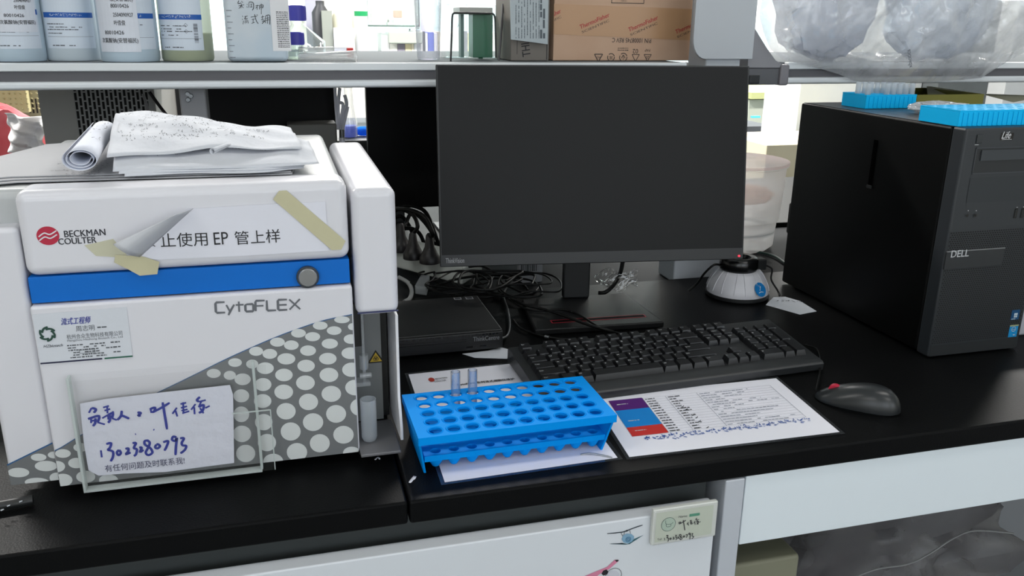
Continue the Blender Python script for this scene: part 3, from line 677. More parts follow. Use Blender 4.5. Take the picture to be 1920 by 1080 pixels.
for k in range(15):
    u = .03+R1.uniform(0, .06)
    while u < .80-.1*(k % 3):
        v = v0_(u)+.02+(.80-v0_(u))*(k/15)**1.6
        for _ in range(R1.randint(2, 5)):
            a = (u+R1.random()*.014, v+R1.random()*.028); b = (a[0]+R1.uniform(-.006, .008), a[1]+R1.uniform(-.016, .016))
            p, q_ = fS(*a), fS(*b); m.pen([p, q_], .0007, (0, -.5, .86))
        u += R1.choice((.016, .018, .02, .05, .08))
fin(m, 'print', INKG, t, smooth=0)
fin(MB().grid(lambda u, v: (PZ(398, 284, zz+.03).lerp(PZ(430, 271, zz+.033), v))+Vector((.0028*(1-.5*v)*cos(2*pi*1.3*u)*(1-.3*u), 0, .0035*(1-.5*v)*sin(2*pi*1.3*u)*(1-.3*u))), 22, 6), 'curled_corner', WRK, t, solid=.0004)
# rolled sheet
a = PZ(150, 300, zz+.014); b = PY(195, 240, 1.17)
t = thing('rolled_paper', 'sheet of printed paper rolled into a tube on top of the instrument', 'paper roll', ((a+b)/2-Vector((0, 0, .014))))
ax = (b-a).normalized(); e1 = Vector((0, 0, 1)); e1 = (e1-ax*e1.dot(ax)).normalized(); e2 = ax.cross(e1)
def roll(u, v):
    th = 2*pi*2.6*u+2.4; r = .0150*(1-.50*u)*(1-.12*v); return a.lerp(b, v*(1-.05*u)+.03*u)+(e1*sin(th)*.80+e2*cos(th)*1.15)*r
fin(MB().grid(roll, 90, 6), 'sheet', mat('roll_paper', '#d2d6e2', .75), t, solid=.0005)
m = MB()
for k in range(34):
    th = .9+R1.choice((0, .22, .44, .66, .88))+R1.uniform(-.05, .05)*2; v = .30+R1.choice((0, .13, .26, .39, .52))+R1.uniform(0, .08); r = .0154
    pt = lambda th_, v_: a.lerp(b, v_)+(e1*sin(th_)*.80+e2*cos(th_)*1.15)*.0156*(1-.12*v_)
    nn = (e1*sin(th)+e2*cos(th)); m.pen([pt(th, v), pt(th+R1.uniform(-.16, .16), v+R1.uniform(-.03, .03))], .0009, nn)
fin(m, 'print', INK, t, smooth=0)

# ================================================================== the large monitor
MW, MA, MTI = .541, radians(-7.34), radians(8.8); ML = Vector((.521-cos(MA)*MW/2, 1.358-sin(MA)*MW/2, 0))
def tilt(mb):
    for v in mb.v:
        y, z = v.y, v.z-.267; v.y = y*cos(MTI)+z*sin(MTI); v.z = .267-y*sin(MTI)+z*cos(MTI)
    return mb
t = thing('computer_monitor', 'large black monitor, switched off, with a small red power light', 'monitor', ML, MA)
ZMB, ZMT = .0990, .4350
SCRN = mat('matte_screen', '#0b0c0d', .5, spec=.27)
m = MB().box(0, MW, 0, .011, ZMB, ZMT); fin(tilt(m), 'bezel', mat('bezel_black', '#1c1e20', .45), t, bevel=.0015, local=True)
m = MB().rect(lambda u, v, h: Vector((u, -h, v)), .003, ZMB+.0205, MW-.003, ZMT-.0025, .0003); fin(tilt(m), 'screen', SCRN, t, local=True)
m = MB().box(.03, MW-.03, .0112, .026, ZMB+.02, ZMT-.03); m.box(.14, MW-.14, .026, .046, ZMB+.05, ZMT-.09); fin(tilt(m), 'rear_shell', BLACK, t, bevel=.004, local=True)
m = MB().ring((MW-.0085, -.0022, ZMB+.006), (MW-.0085, .0, ZMB+.006), .0016, .0018, 12); fin(tilt(m), 'power_light', mat('red_led', '#ff2a3c', .4, emit=2.5), t, local=True)
m = MB().text('ThinkVision', PL((0, 0, 0), (1, 0, 0), (0, 0, 1), (0, -1, 0)), .0095, ZMB+.0065, size=.0125, width=.0315, h=.0003, bold=.0002); fin(tilt(m), 'maker_lettering', mat('lettering_silver', '#8a8b8e', .4), t, local=True, smooth=0)
m = MB().box(.230, .280, .0475, .066, .012, .30); fin(m, 'stand_neck', BLACK, t, bevel=.004, local=True)
z = .0125
B4 = [PZ(1003, 618, z), PZ(1246, 603, z), PZ(1172, 549, z), PZ(978, 561, z)]
m = MB().slab([Vector((p.x, p.y, .001)) for p in B4], (0, 0, z-.001)); fin(m, 'stand_base', mat('stand_black', '#131415', .5, spec=.25), t, bevel=.003)
fs = TOP(z); a = PZ(1035, 606, z); b = PZ(1034+178, 594, z); ux = (b-a).normalized(); fr = PL(a, ux, (-ux.y, ux.x, 0), (0, 0, 1)); L_ = (b-a).length
m = MB().mt(0).rect(fr, 0, -.001, L_, .0135, .0002); m.mt(1).rect(fr, .0016, .0006, L_-.0016, .0119, .0003); fin(m, 'base_slot', [mat('slot_red', '#a01c30', .6), mat('slot_black', '#030303', .7, spec=.1)], t, smooth=0)

# ================================================================== keyboard
KO, KA = Vector((.3185, .9990, 0)), radians(2.9)
t = thing('computer_keyboard', 'full-size black computer keyboard with white legends in front of the monitor', 'keyboard', KO, KA)
KB = mat('keyboard_black', '#232527', .38, bump=(900, .1, .0003)); KC = mat('keycap_black', '#1a1b1d', .30)
KL = .4555; prof = [(0, .002), (-.001, .013), (.003, .0165), (.023, .0188), (.146, .0338), (.151, .030), (.152, .012), (.150, .009)]
m = MB().slab([Vector((0, y, z)) for y, z in prof], (KL, 0, 0)); fin(m, 'case', KB, t, bevel=.0012, local=True)
for xx in (.05, .40):
    fin(MB().box(xx, xx+.03, .125, .140, 0, .0125), 'foot', KB, t, local=True)
SL = atan2(.015, .123); U = .01905; KLEG = mat('key_legend', '#c9cbcd', .5)
def keymesh(wu, hu, leg):
    w, d = wu*U-.0008, hu*U-.0008; tw, td = w-.0048, d-.0050; h = .0088; m = MB()
    m.add([(-w/2, -d/2, 0), (w/2, -d/2, 0), (w/2, d/2, 0), (-w/2, d/2, 0), (-tw/2, -td/2+.0006, h-.0004), (tw/2, -td/2+.0006, h-.0004), (tw/2, td/2+.0014, h), (-tw/2, td/2+.0014, h),
           (-w/2+.0006, -d/2+.0006, .0022), (w/2-.0006, -d/2+.0006, .0022), (w/2-.0006, d/2-.0006, .0022), (-w/2+.0006, d/2-.0006, .0022)],
          [(0, 3, 2, 1), (4, 5, 6, 7), (0, 1, 9, 8), (1, 2, 10, 9), (2, 3, 11, 10), (3, 0, 8, 11), (8, 9, 5, 4), (9, 10, 6, 5), (10, 11, 7, 6), (11, 8, 4, 7)])
    if leg:
        m.mt(1); s = .0050 if len(leg) == 1 else .0032
        m.text(leg, PL((0, 0, h-.0002), (1, 0, 0), (0, 1, 0), (0, 0, 1)), -tw/2+.0012, td/2-.0042, size=s*1.1, h=.00012)
    return m
rows = [
 (0, [('Esc', 1, 0)]+[('F%d' % (i+1), 1, 2+i+(.5 if i > 3 else 0)+(.5 if i > 7 else 0)) for i in range(12)]+[('Prt', 1, 15.25), ('Scr', 1, 16.25), ('Brk', 1, 17.25)]),
 (1, [(c, 1, i) for i, c in enumerate('`1234567890-=')]+[('Back', 2, 13), ('Ins', 1, 15.25), ('Home', 1, 16.25), ('PgU', 1, 17.25), ('Num', 1, 18.5), ('/', 1, 19.5), ('*', 1, 20.5), ('-', 1, 21.5)]),
 (2, [('Tab', 1.5, 0)]+[(c, 1, 1.5+i) for i, c in enumerate('QWERTYUIOP[]')]+[('\\', 1.5, 13.5), ('Del', 1, 15.25), ('End', 1, 16.25), ('PgD', 1, 17.25), ('7', 1, 18.5), ('8', 1, 19.5), ('9', 1, 20.5), ('+', -1, 21.5)]),
 (3, [('Caps', 1.75, 0)]+[(c, 1, 1.75+i) for i, c in enumerate("ASDFGHJKL;'")]+[('Enter', 2.25, 12.75), ('4', 1, 18.5), ('5', 1, 19.5), ('6', 1, 20.5)]),
 (4, [('Shift', 2.25, 0)]+[(c, 1, 2.25+i) for i, c in enumerate('ZXCVBNM,./')]+[('Shift', 2.75, 12.25), ('^', 1, 16.25), ('1', 1, 18.5), ('2', 1, 19.5), ('3', 1, 20.5), ('En', -1, 21.5)]),
 (5, [('Ctrl', 1.5, 0), ('', 1.25, 1.5), ('Alt', 1.25, 2.75), ('', 5.75, 4), ('Alt', 1.25, 9.75), ('', 1.25, 11), ('', 1.25, 12.25), ('Ctrl', 1.5, 13.5), ('<', 1, 15.25), ('v', 1, 16.25), ('>', 1, 17.25), ('0', 2, 18.5), ('.', 1, 20.5)])]
for r_, keys in rows:
    for leg, wu, xu in keys:
        hu = 1
        if wu < 0: wu, hu = 1, 2
        yy = .0235+(5-r_)*U+(.0035 if r_ == 0 else 0)+U/2-(U/2 if hu == 2 else 0)
        xx = .0125+(xu+wu/2)*U
        o = fin(keymesh(wu, hu, leg), 'key', [KC, KLEG], t, local=True, smooth=30)
        o.location = (xx, yy, .0186+(yy-.023)*.122); o.rotation_euler = (SL, 0, 0)

# ================================================================== mouse
mc = Vector((.7480, .9070, 0)); ma = atan2(.958-.885, .714-.790)
t = thing('computer_mouse', 'black computer mouse with a red scroll wheel beside the keyboard', 'mouse', mc, ma)
def mouse(u, v):
    # local x: towards the nose
    th = 2*pi*u; ph = pi/2*v; L, Wd, Hh = .056, .030, .034
    x = cos(th)*cos(ph)**.75; y = sin(th)*cos(ph)**.75; z = sin(ph)
    wdt = Wd*(1-.14*x*0-.12*sin(pi*(x*.5+.5))+.06*x*x)
    hz = Hh*(.86-.38*x-.10*x*x) if x > -1 else Hh
    return Vector((L*x, wdt*y, .0015+z*hz))
m = MB().grid(mouse, 44, 16); fin(m, 'shell', mat('mouse_black', '#232628', .30), t, local=True, weld=True, smooth=60)
m = MB().grid(lambda u, v: Vector((.0555*cos(2*pi*u)*(1-.03*v), .0292*sin(2*pi*u)*(1-.03*v), .0018*(1-v))), 40, 1); fin(m, 'base', BLACK, t, local=True)
m = MB().ring((.030, -.0035, .0150), (.030, .0035, .0150), .0092, .0092, 20); fin(m, 'scroll_wheel', mat('wheel_red', '#c0213f', .4), t, local=True, bevel=.001)
cab = smooth_pts([mc+Vector((cos(ma)*.055, sin(ma)*.055, .010)), PZ(1537, 700, .006), PZ(1538, 672, .004), PZ(1533, 656, .004), PZ(1522, 650, .003), PZ(1509, 646, .003)], 5)
tag(fin(MB().tube(cab, .0016, 8, k=1), 'mouse_cable', RUB, smooth=60), 'thin black mouse cable curving around the right end of the keyboard', 'cable')
pn = mc+Vector((cos(ma)*-.034, sin(ma)*-.034, 0))
m = MB(); bx = Vector((-cos(ma), -sin(ma), 0)); 
def mtop(u, v, h=0):
    x, y = -.038-v, u; rho = min(.98, sqrt((x/.056)**2+(y/.029)**2)); ph = math.acos(rho**(1/.75)); xn = x/.056
    return Vector((x, y, .0015+sin(ph)*.034*(.86-.38*xn-.10*xn*xn)+.0004+h))
m.text('lenovo', mtop, -.012, 0, size=.0070, h=0)
fin(m, 'maker_lettering', mat('lettering_grey2', '#5a5c5f', .4), t, local=True, smooth=0)

# ================================================================== mini computer
t = thing('mini_computer', 'flat black mini desktop computer beside the analyser', 'computer', (.235, 1.31, 0), radians(-1.2))
m = MB().box(.143, .322, 1.224, 1.402, .006, .0345); body = fin(m, 'body', mat('mini_black', '#1b1c1d', .45), t, bevel=.002)
m = MB().box(.144, .321, 1.2165, 1.2235, .005, .0335); fp = fin(m, 'front_panel', mat('mini_front', '#18191a', .4), t, bevel=.0012)
m = MB()
for k in range(30): m.box(.150+k*.0055, .1535+k*.0055, 1.2160, 1.2168, .0295, .0318)
for z in (.0245, .0205): m.box(.146, .262, 1.2160, 1.2166, z, z+.0012)
m.box(.262, .272, 1.2158, 1.2166, .010, .0125); m.box(.284, .294, 1.2158, 1.2166, .010, .0125)
fin(m, 'front_vent', BLACKG, fp, smooth=0)
m = MB().textab('ThinkCentre', PY(887, 640, 1.216), PY(936, 636, 1.216), NF, h=.0006, bold=.0002, hs=1.3); fin(m, 'maker_lettering', mat('lettering_silver2', '#77797c', .4), fp, smooth=0)
m = MB(); fT = TOP(.0347)
for x, y, w in ((858, 560, .0125), (880, 559, .0125)):
    a = PZ(x, y, .0347); m.mt(0).rect(fT, a.x-w/2, a.y-.006, a.x+w/2, a.y+.006); m.mt(1).rect(fT, a.x-w/2+.001, a.y-.005, a.x+w/2-.001, a.y+.005, .0004)
fin(m, 'top_sticker', [mat('sticker_silver', '#c9cbce', .4), mat('sticker_dark2', '#3c3e44', .4)], t, smooth=0)
for x in (.155, .310):
    for y in (1.235, 1.39): fin(MB().ring((x, y, 0), (x, y, .0065), .006, .006, 12), 'foot', BLACK, t)
m = MB().slab([PZ(x, y, .0006) for x, y in ((867, 664), (915, 658), (940, 652), (952, 655), (957, 668), (950, 673), (890, 671))], (0, 0, .0006))
tag(fin(m, 'paper_scrap', PAPERG, smooth=0), 'torn white paper scrap lying between mini computer and keyboard', 'paper scrap')

# ================================================================== vortex mixer
VX, VY = .836, 1.392
t = thing('vortex_mixer', 'round white vortex mixer with black cup head and blue sticker', 'lab mixer', (VX, VY, 0))
fin(MB().lathe((VX, VY, 0), [(.001, 0), (.057, 0), (.0605, .003), (.0605, .009), (.058, .0095)], 48), 'base_ring', BLACK, t)
prof = [(.0585, .0092), (.0588, .016), (.0560, .026), (.0500, .038), (.0430, .048), (.0375, .053), (.001, .054)]
VW = mat('mixer_white', '#c6c6cc', .38)
m = MB().lathe((VX, VY, 0), prof, 48); fin(m, 'housing', VW, t, smooth=60)
m = MB()
for a in range(0, 360, 45):
    c, s_ = cos(radians(a+20)), sin(radians(a+20))
    for sg in (-1, 1):
        pts = []
        for r, z in prof[1:6]: aa = radians(a+20)+sg*.17*(1.15-z*6); pts.append(Vector((VX+(r+.0002)*cos(aa), VY+(r+.0002)*sin(aa), z)))
        m.tube(pts, .0009, 6, k=3)
fin(m, 'rib', VW, t, smooth=60)
fin(MB().lathe((VX-.002, VY, 0), [(.001, .053), (.034, .053), (.037, .058), (.036, .074), (.033, .0775), (.022, .0775), (.018, .071), (.001, .070)], 40), 'cup_head', BLACKG, t, smooth=50)
m = MB().box(VX+.030, VX+.052, VY-.012, VY+.012, .050, .072); fin(m, 'switch_block', BLACK, t, bevel=.003)
d = Vector((sin(.28), -cos(.28), 0)).normalized(); nn = Vector((d.x*.86, d.y*.86, .5)).normalized(); pc = Vector((VX, VY, 0))+d*.0562+Vector((0, 0, .0262)); ux = Vector((-d.y, d.x, 0)); uy = nn.cross(ux)
fv = PL(pc, ux, uy, nn); m = MB().mt(0).disc(fv, 0, 0, .0135, .0140, .0012, 32); m.mt(1).text('O', fv, -.0018, .0060, size=.0035, h=.0014)
m.pen([fv(.0005, .0035, .0014), fv(.003, .006, .0014)], .0022, nn); m.pen([fv(-.002, -.002, .0014), fv(.001, .003, .0014)], .0012, nn); m.pen([fv(-.006, -.006, .0014), fv(0, -.0045, .0014), fv(.006, -.006, .0014)], .0012, nn)
fin(m, 'round_sticker', [mat('sticker_bright_blue', '#1673b5', .4), WHITE], t, smooth=0)
tag(fin(MB().tube([(VX-.035, VY+.01, .060), (VX-.055, VY+.0, .064), (VX-.068, VY+.01, .045), (VX-.070, VY+.03, .020), (VX-.085, VY+.035, .004)], .0022, 8), 'mixer_cable', RUB, smooth=60), 'short black cable leaving the left side of the white mixer', 'cable')
tag(fin(MB().tube([(VX+.052, VY+.0, .058), (VX+.068, VY-.005, .050), (VX+.066, VY-.01, .030), (VX+.076, VY-.02, .010), (VX+.072, VY-.035, .004)], .0018, 8), 'mixer_cable', RUB, smooth=60), 'looped black cable at the right side of the white mixer', 'cable')
q = [PZ(x, y, .0005) for x, y in ((1436, 572), (1500, 590), (1531, 584), (1500, 565), (1472, 557), (1450, 558))]
t = thing('paper_tag', 'white paper tag lying between the mixer and the tower computer', 'paper tag', q[1])
fin(MB().slab(q, (0, 0, .0008)), 'sheet', PAPERG, t, smooth=0)
fin(MB().glyphs(PL(PZ(1455, 566, .0014), (1, -.25, 0), (.25, 1, 0), (0, 0, 1)), 0, .04, 0, .009, random.Random(2), h=.0003), 'print', INKG, t, smooth=0)

# ================================================================== tower computer
DX0, DX1, DY0, DY1, DZ = .9652, 1.1402, 1.0255, 1.4425, .360
t = thing('tower_computer', 'tall black tower computer with meshed front at the right end', 'computer', ((DX0+DX1)/2, (DY0+DY1)/2, 0))
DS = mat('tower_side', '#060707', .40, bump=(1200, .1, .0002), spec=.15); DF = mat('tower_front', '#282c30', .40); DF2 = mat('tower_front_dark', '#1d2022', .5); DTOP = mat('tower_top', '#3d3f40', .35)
m = MB().box(DX0, DX1, DY0+.028, DY1, .004, DZ); body = fin(m, 'case', DS, t, bevel=.004, seg=3)
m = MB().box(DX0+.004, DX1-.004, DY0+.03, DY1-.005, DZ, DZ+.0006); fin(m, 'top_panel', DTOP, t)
m = MB().box(DX0, DX1, DY0, DY0+.0275, .002, DZ+.001); bez = fin(m, 'front_bezel', DF, t, bevel=.004, seg=3)
f = FRONT(DY0); DP = lambda x, y: PY(x, y, DY0)
x_l = DX0+.0045; x_r = DX1-.0045
zg1 = DP(1790, 432).z; zg0 = .022
m = MB().rect(f, x_l-.002, zg0, x_r, zg1, .0003)
m.mt(1); k = 0; z = zg0+.004
while z < zg1-.002:
    x = x_l+(.0022 if k % 2 else 0)
    while x < x_r-.002: m.disc(f, x, z, .00165, .00125, .0006, 6); x += .0044
    z += .0033; k += 1
fin(m, 'mesh_grille', [DF, mat('grille_hole', '#08090a', .8)], bez, smooth=0)
m = MB().rect(f, x_l-.002, .004, x_r, .022, .0004); fin(m, 'bottom_strip', DF2, bez)
a = DP(1772, 505); b = DP(1883, 464); m = MB().box(x_l-.0035, b.x, DY0-.0018, DY0+.001, a.z, b.z-.001); pl = fin(m, 'logo_plate', mat('plate', '#25282b', .35), bez, bevel=.0006)
m = MB().box(x_l-.0035, b.x, DY0-.0022, DY0-.0003, b.z-.001, b.z+.0006); fin(m, 'plate_trim', mat('trim_silver', '#8c8f92', .3, .7), pl)
A, B = PY(1782, 483, DY0-.002), PY(1815, 480.5, DY0-.002); m = MB().textab('DELL', A, B, NF, h=.0004, bold=.0006, hs=1.05); fin(m, 'maker_lettering', mat('lettering_light', '#b4b7ba', .35), pl, smooth=0)
# drives, blank panel, buttons, ports
def bpx(mb, x0, y0, x1, y1, h0, h1, Y=DY0):
    a = PY(x0, y1, Y); b = PY(x1, y0, Y); return mb.box(a.x, b.x, Y-h1, Y-h0, a.z, b.z)
zt = DP(1830, 277).z; zb_ = DP(1830, 326).z; xa = DP(1826, 300).x
m = MB().frame(f, xa, zb_, x_r, zt, .0012, .0012); m.mt(1).rect(f, xa+.0012, zb_+.0012, x_r-.0012, zt-.0012, .0004)
zq = DP(1840, 301).z
m.mt(2).box(xa+.010, x_r-.004, DY0-.0022, DY0-.0004, zq, zt-.0035); fin(m, 'optical_drive', [mat('drive_edge', '#3d4247', .35), DF2, mat('drive_tray', '#30353a', .35)], bez, smooth=0)
m = MB(); zt2 = DP(1830, 333).z; zb2 = DP(1830, 380).z; m.mt(0).rect(f, xa-.001, zb2, x_r, zt2, .0005); fin(m, 'blank_drive_cover', mat('blank_cover', '#23282c', .45), bez)
m = MB(); m.mt(0); bpx(m, 1829, 252, 1843, 269, 0, .0016); fin(m, 'power_button', mat('pb', '#23282b', .35), bez, bevel=.0008)
m = MB(); a = DP(1827, 272); m.rect(f, a.x, a.z, a.x+.007, a.z+.0007, .0006); fin(m, 'activity_light', KLEG, bez)
m = MB(); a = DP(1875, 263); b = DP(1901, 249); m.mt(0).rect(f, a.x, a.z, b.x, b.z, .0004); m.mt(1).textab('Life', PY(1877, 260, DY0), PY(1893, 259.5, DY0), NF, h=.0006, shear=.25, hs=1.3, bold=.0002)
m.dashes(f, a.x+.003, b.x-.002, a.z+.0006, .0008, mn=2, mx=3, h=.0006); fin(m, 'round_badge', [BLACKG, KLEG], bez, smooth=0)
m = MB()
for x in (1813, 1828): a = DP(x, 404); m.mt(0).annulus(f, a.x, a.z, .0018, .0030, .0007); m.mt(1).disc(f, a.x, a.z, .0019, .0019, .0006); m.mt(2).dashes(f, a.x-.0005, a.x+.0012, a.z+.0068, .0014, h=.0006, fill=1)
fin(m, 'audio_jack', [DF2, BLACKG, KLEG], bez, smooth=0)
a = DP(1904, 400)
for k in range(4):
    m = MB(); m.mt(0).rect(f, a.x+k*.0125-.0027, a.z-.0075, a.x+k*.0125+.0027, a.z+.0075, .0006); m.mt(1).rect(f, a.x+k*.0125-.0012, a.z-.006, a.x+k*.0125+.0006, a.z+.006, .0008); m.mt(2).rect(f, a.x+k*.0125-.001, a.z+.0092, a.x+k*.0125+.0016, a.z+.010, .0006)
    fin(m, 'usb_port', [BLACKG, DF2, KLEG], bez, smooth=0)
a = DP(1902.5, 590); m = MB().mt(0).rect(f, a.x-.0075, a.z-.0085, a.x+.0085, a.z+.0085, .0009); m.mt(1).rect(f, a.x-.002, a.z-.001, a.x+.001, a.z+.003, .0011); m.rect(f, a.x+.0015, a.z-.001, a.x+.0045, a.z+.003, .0011); m.rect(f, a.x-.002, a.z-.0045, a.x+.001, a.z-.0015, .0011); m.rect(f, a.x+.0015, a.z-.0045, a.x+.0045, a.z-.0015, .0011); m.dashes(f, a.x-.006, a.x+.006, a.z-.0075, .0012, h=.0011)
fin(m, 'square_sticker', [mat('st_navy', '#10456e', .35), mat('st_white', '#b9c9d2', .4)], bez, smooth=0)
a = DP(1899, 620); m = MB().mt(0).rect(f, a.x-.0085, a.z-.0105, a.x+.0085, a.z+.0105, .0009); m.mt(1).rect(f, a.x-.0085, a.z+.0080, a.x+.0085, a.z+.0105, .0011); m.mt(2).annulus(f, a.x, a.z+.003, .0036, .0042, .0011); m.dashes(f, a.x-.006, a.x+.005, a.z-.0075, .0015, h=.0011); m.text('inside', f, a.x-.0035, a.z+.0018, size=.003, h=.0011)
fin(m, 'square_sticker', [mat('st_blue', '#1683bd', .35), mat('st_gold', '#9aa079', .4), KLEG], bez, smooth=0)
g = lambda x, y: PX(x, y, DX0)
a = g(1641, 262); b = g(1627, 346); m = MB().box(DX0-.0008, DX0+.0005, min(a.y, b.y)-.008, max(a.y, b.y)-.001, b.z, a.z); m.mt(1).box(DX0-.0025, DX0-.0006, min(a.y, b.y)-.009, max(a.y, b.y), b.z-.005, b.z)
fin(m, 'side_latch', [mat('latch_slot', '#010101', .9, spec=.02), DF2], body, bevel=.0003)
a = g(1470, 405); m = MB().box(DX0+.004, DX0+.03, DY1-.002, DY1+.012, a.z-.035, a.z+.03); fin(m, 'rear_handle', DS, t, bevel=.006, seg=4)
for x in (DX0+.012, DX1-.03):
    for y in (DY0+.04, DY1-.05): fin(MB().box(x, x+.018, y, y+.018, 0, .0045), 'foot', BLACK, t)

# ================================================================== blue tube rack with fifty holes
RB = mat('rack_blue', '#0092ee', .6, spec=.06, bump=(60, .05))
def holed_plate(m, Q, nx, ny, r, th, holes_at, taper=0, n=16):
    """plate over corners Q (front left, front right, back right, back left) with round holes"""
    fl, fr_, br, bl = Q; L = lambda u, v: (fl*(1-u)+fr_*u)*(1-v)+(bl*(1-u)+br*u)*v
    us, vs = holes_at; du = us[1]-us[0]; dv = vs[1]-vs[0]
    eu = [0]+[us[0]-du/2+i*du for i in range(nx+1)]+[1]; ev = [0]+[vs[0]-dv/2+i*dv for i in range(ny+1)]+[1]
    Wl = (fr_-fl).length; Hl = (bl-fl).length; dz = Vector((0, 0, -th))
    for i in range(nx+2):
        for j in range(ny+2):
            u0, u1, v0, v1 = eu[i], eu[i+1], ev[j], ev[j+1]
            if u1-u0 < 1e-5 or v1-v0 < 1e-5: continue
            if 1 <= i <= nx and 1 <= j <= ny:
                cu, cv_ = (u0+u1)/2, (v0+v1)/2; inner = []; outer = []
                for k in range(n):
                    a = 2*pi*k/n; inner.append((cu+r*cos(a)/Wl, cv_+r*sin(a)/Hl)); s_ = 1/max(abs(cos(a)), abs(sin(a)))
                    outer.append((cu+(u1-u0)/2*cos(a)*s_, cv_+(v1-v0)/2*sin(a)*s_))
                ti = [L(*p) for p in inner]; to = [L(*p) for p in outer]
                m.add(ti+to, [(k, (k+1) % n, (k+1) % n+n, k+n)[::-1] for k in range(n)])
                bi = [p+dz*1.0 for p in ti]; bo = [p+dz for p in to]
                m.add(bi+bo, [(k, (k+1) % n, (k+1) % n+n, k+n) for k in range(n)])
                m.add(ti+bi, [(k, (k+1) % n, (k+1) % n+n, k+n) for k in range(n)])
            else:
                a = [L(u0, v0), L(u1, v0), L(u1, v1), L(u0, v1)]; m.add(a, [(0, 1, 2, 3)]); m.add([p+dz for p in a], [(3, 2, 1, 0)])
    for p, q_ in ((fl, fr_), (fr_, br), (br, bl), (bl, fl)): m.add([p, q_, q_+dz, p+dz], [(0, 3, 2, 1)])
ZU = .056
hl = [PZ(815, 807, ZU), PZ(1118.5, 772, ZU), PZ(1067, 716, ZU), PZ(791, 746, ZU)]   # centres of the four corner holes
c0 = (hl[0]+hl[1]+hl[2]+hl[3])/4; ux = ((hl[1]-hl[0])+(hl[2]-hl[3])).normalized(); uy = Vector((-ux.y, ux.x, 0))
pu = ((hl[1]-hl[0]).length+(hl[2]-hl[3]).length)/2/9; pv = ((hl[3]-hl[0]).length+(hl[2]-hl[1]).length)/2/4
HWd, HD = pu*4.5, pv*2
t = thing('tube_rack', 'bright blue two-tier plastic rack with rows of round holes', 'tube rack', Vector((c0.x, c0.y, 0)))
cor = lambda mu, mv, z, s=(1, 1), off=(0, 0): [Vector((c0.x, c0.y, 0))+ux*(a*(HWd+mu)+off[0])+uy*(b*(HD+mv)+off[1])+Vector((0, 0, z)) for a, b in ((-1, -1), (1, -1), (1, 1), (-1, 1))]
QU = cor(.022, .0145, ZU); Wq = (QU[1]-QU[0]).length; Hq = (QU[3]-QU[0]).length
hu = [.022/Wq+i*pu/Wq for i in range(10)]; hv = [.0145/Hq+i*pv/Hq for i in range(5)]
m = MB(); holed_plate(m, QU, 10, 5, .0077, .0028, (hu, hv))
for k in (0, 1, 3):
    a_, b_ = QU[k], QU[(k+1) % 4]; d_ = (b_-a_).normalized(); n_ = Vector((-d_.y, d_.x, 0)); dz_ = Vector((0, 0, -.0028))
    m.slab([a_+dz_+d_*.0001, b_+dz_-d_*.0001, b_+dz_-d_*.0026+n_*.0025, a_+dz_+d_*.0026+n_*.0025], (0, 0, -.0068))
for i in range(10):
    for j in range(5):
        p = QU[0]+ux*(hu[i]*Wq)+uy*(hv[j]*Hq); m.lathe((p.x, p.y, ZU), [(.0077, .0001), (.0092, .0009), (.0098, .0001)], 16)
fin(m, 'upper_tray', RB, t, smooth=40)
QL = cor(.015, .004, .0235); Wq2 = (QL[1]-QL[0]).length; Hq2 = (QL[3]-QL[0]).length
hu2 = [.015/Wq2+i*pu/Wq2 for i in range(10)]; hv2 = [.004/Hq2+i*pv/Hq2 for i in range(5)]
m = MB(); 
QL = cor(.015, .0115, .0240, off=(.002, .0115)); Wq2 = (QL[1]-QL[0]).length; Hq2 = (QL[3]-QL[0]).length; hv2 = [.0115/Hq2+i*pv/Hq2 for i in range(5)]; hu2 = [.015/Wq2+i*pu/Wq2 for i in range(10)]
holed_plate(m, QL, 10, 5, .0062, .007, (hu2, hv2))
for i in range(10):
    for j in range(5):
        p = QL[0]+ux*(hu2[i]*Wq2)+uy*(hv2[j]*Hq2); m.lathe((p.x, p.y, 0), [(.0092, .0172), (.0080, .012), (.0040, .0055), (.0015, .004), (.0005, .0038)], 12); m.lathe((p.x, p.y, 0), [(.0062, .0178), (.005, .012), (.0005, .008)], 12)
fin(m, 'lower_tray', RB, t, smooth=35)
for sg in (-1, 1):
    m = MB(); b0 = Vector((c0.x, c0.y, 0))
    top = [b0+ux*sg*(HWd+.0215)+uy*v_*(HD+.010)+Vector((0, 0, ZU-.009)) for v_ in (-1, 1)]
    bot = [b0+ux*sg*(HWd+.0135)+uy*(v_*(HD+.006)+.010)+Vector((0, 0, .0005)) for v_ in (-1, 1)]
    m.slab([top[0], top[1], bot[1], bot[0]], -ux*sg*.003); fin(m, 'end_wall', RB, t, bevel=.001)
TUBE = clear('tube_plastic', milk=.05, milk_col='#f2f8ff', gloss=.28, rough=.05)
def clear_tube(name, x, y, z0, z1, r, label, mat_=TUBE, cat='test tube', group=None):
    m = MB().lathe((x, y, 0), [(.0004, z0), (r*.7, z0+r*.3), (r, z0+r), (r, z1), (r*.84, z1), (r*.84, z0+r), (.0004, z0+r*.35)], 20)
    return tag(fin(m, name, mat_, smooth=50), label, cat, group)
for (i, x_off), (px_, py_) in zip(((2, 0), (3, 0)), ((850, 702), (885, 692))):
    p = QU[3]+ux*(.022+i*pu)-uy*.0145
    clear_tube('test_tube', p.x, p.y, .0142, .0865, .0060, 'empty clear test tube in the blue rack, ' + ('the left of the two' if i == 2 else 'the right of the two'))

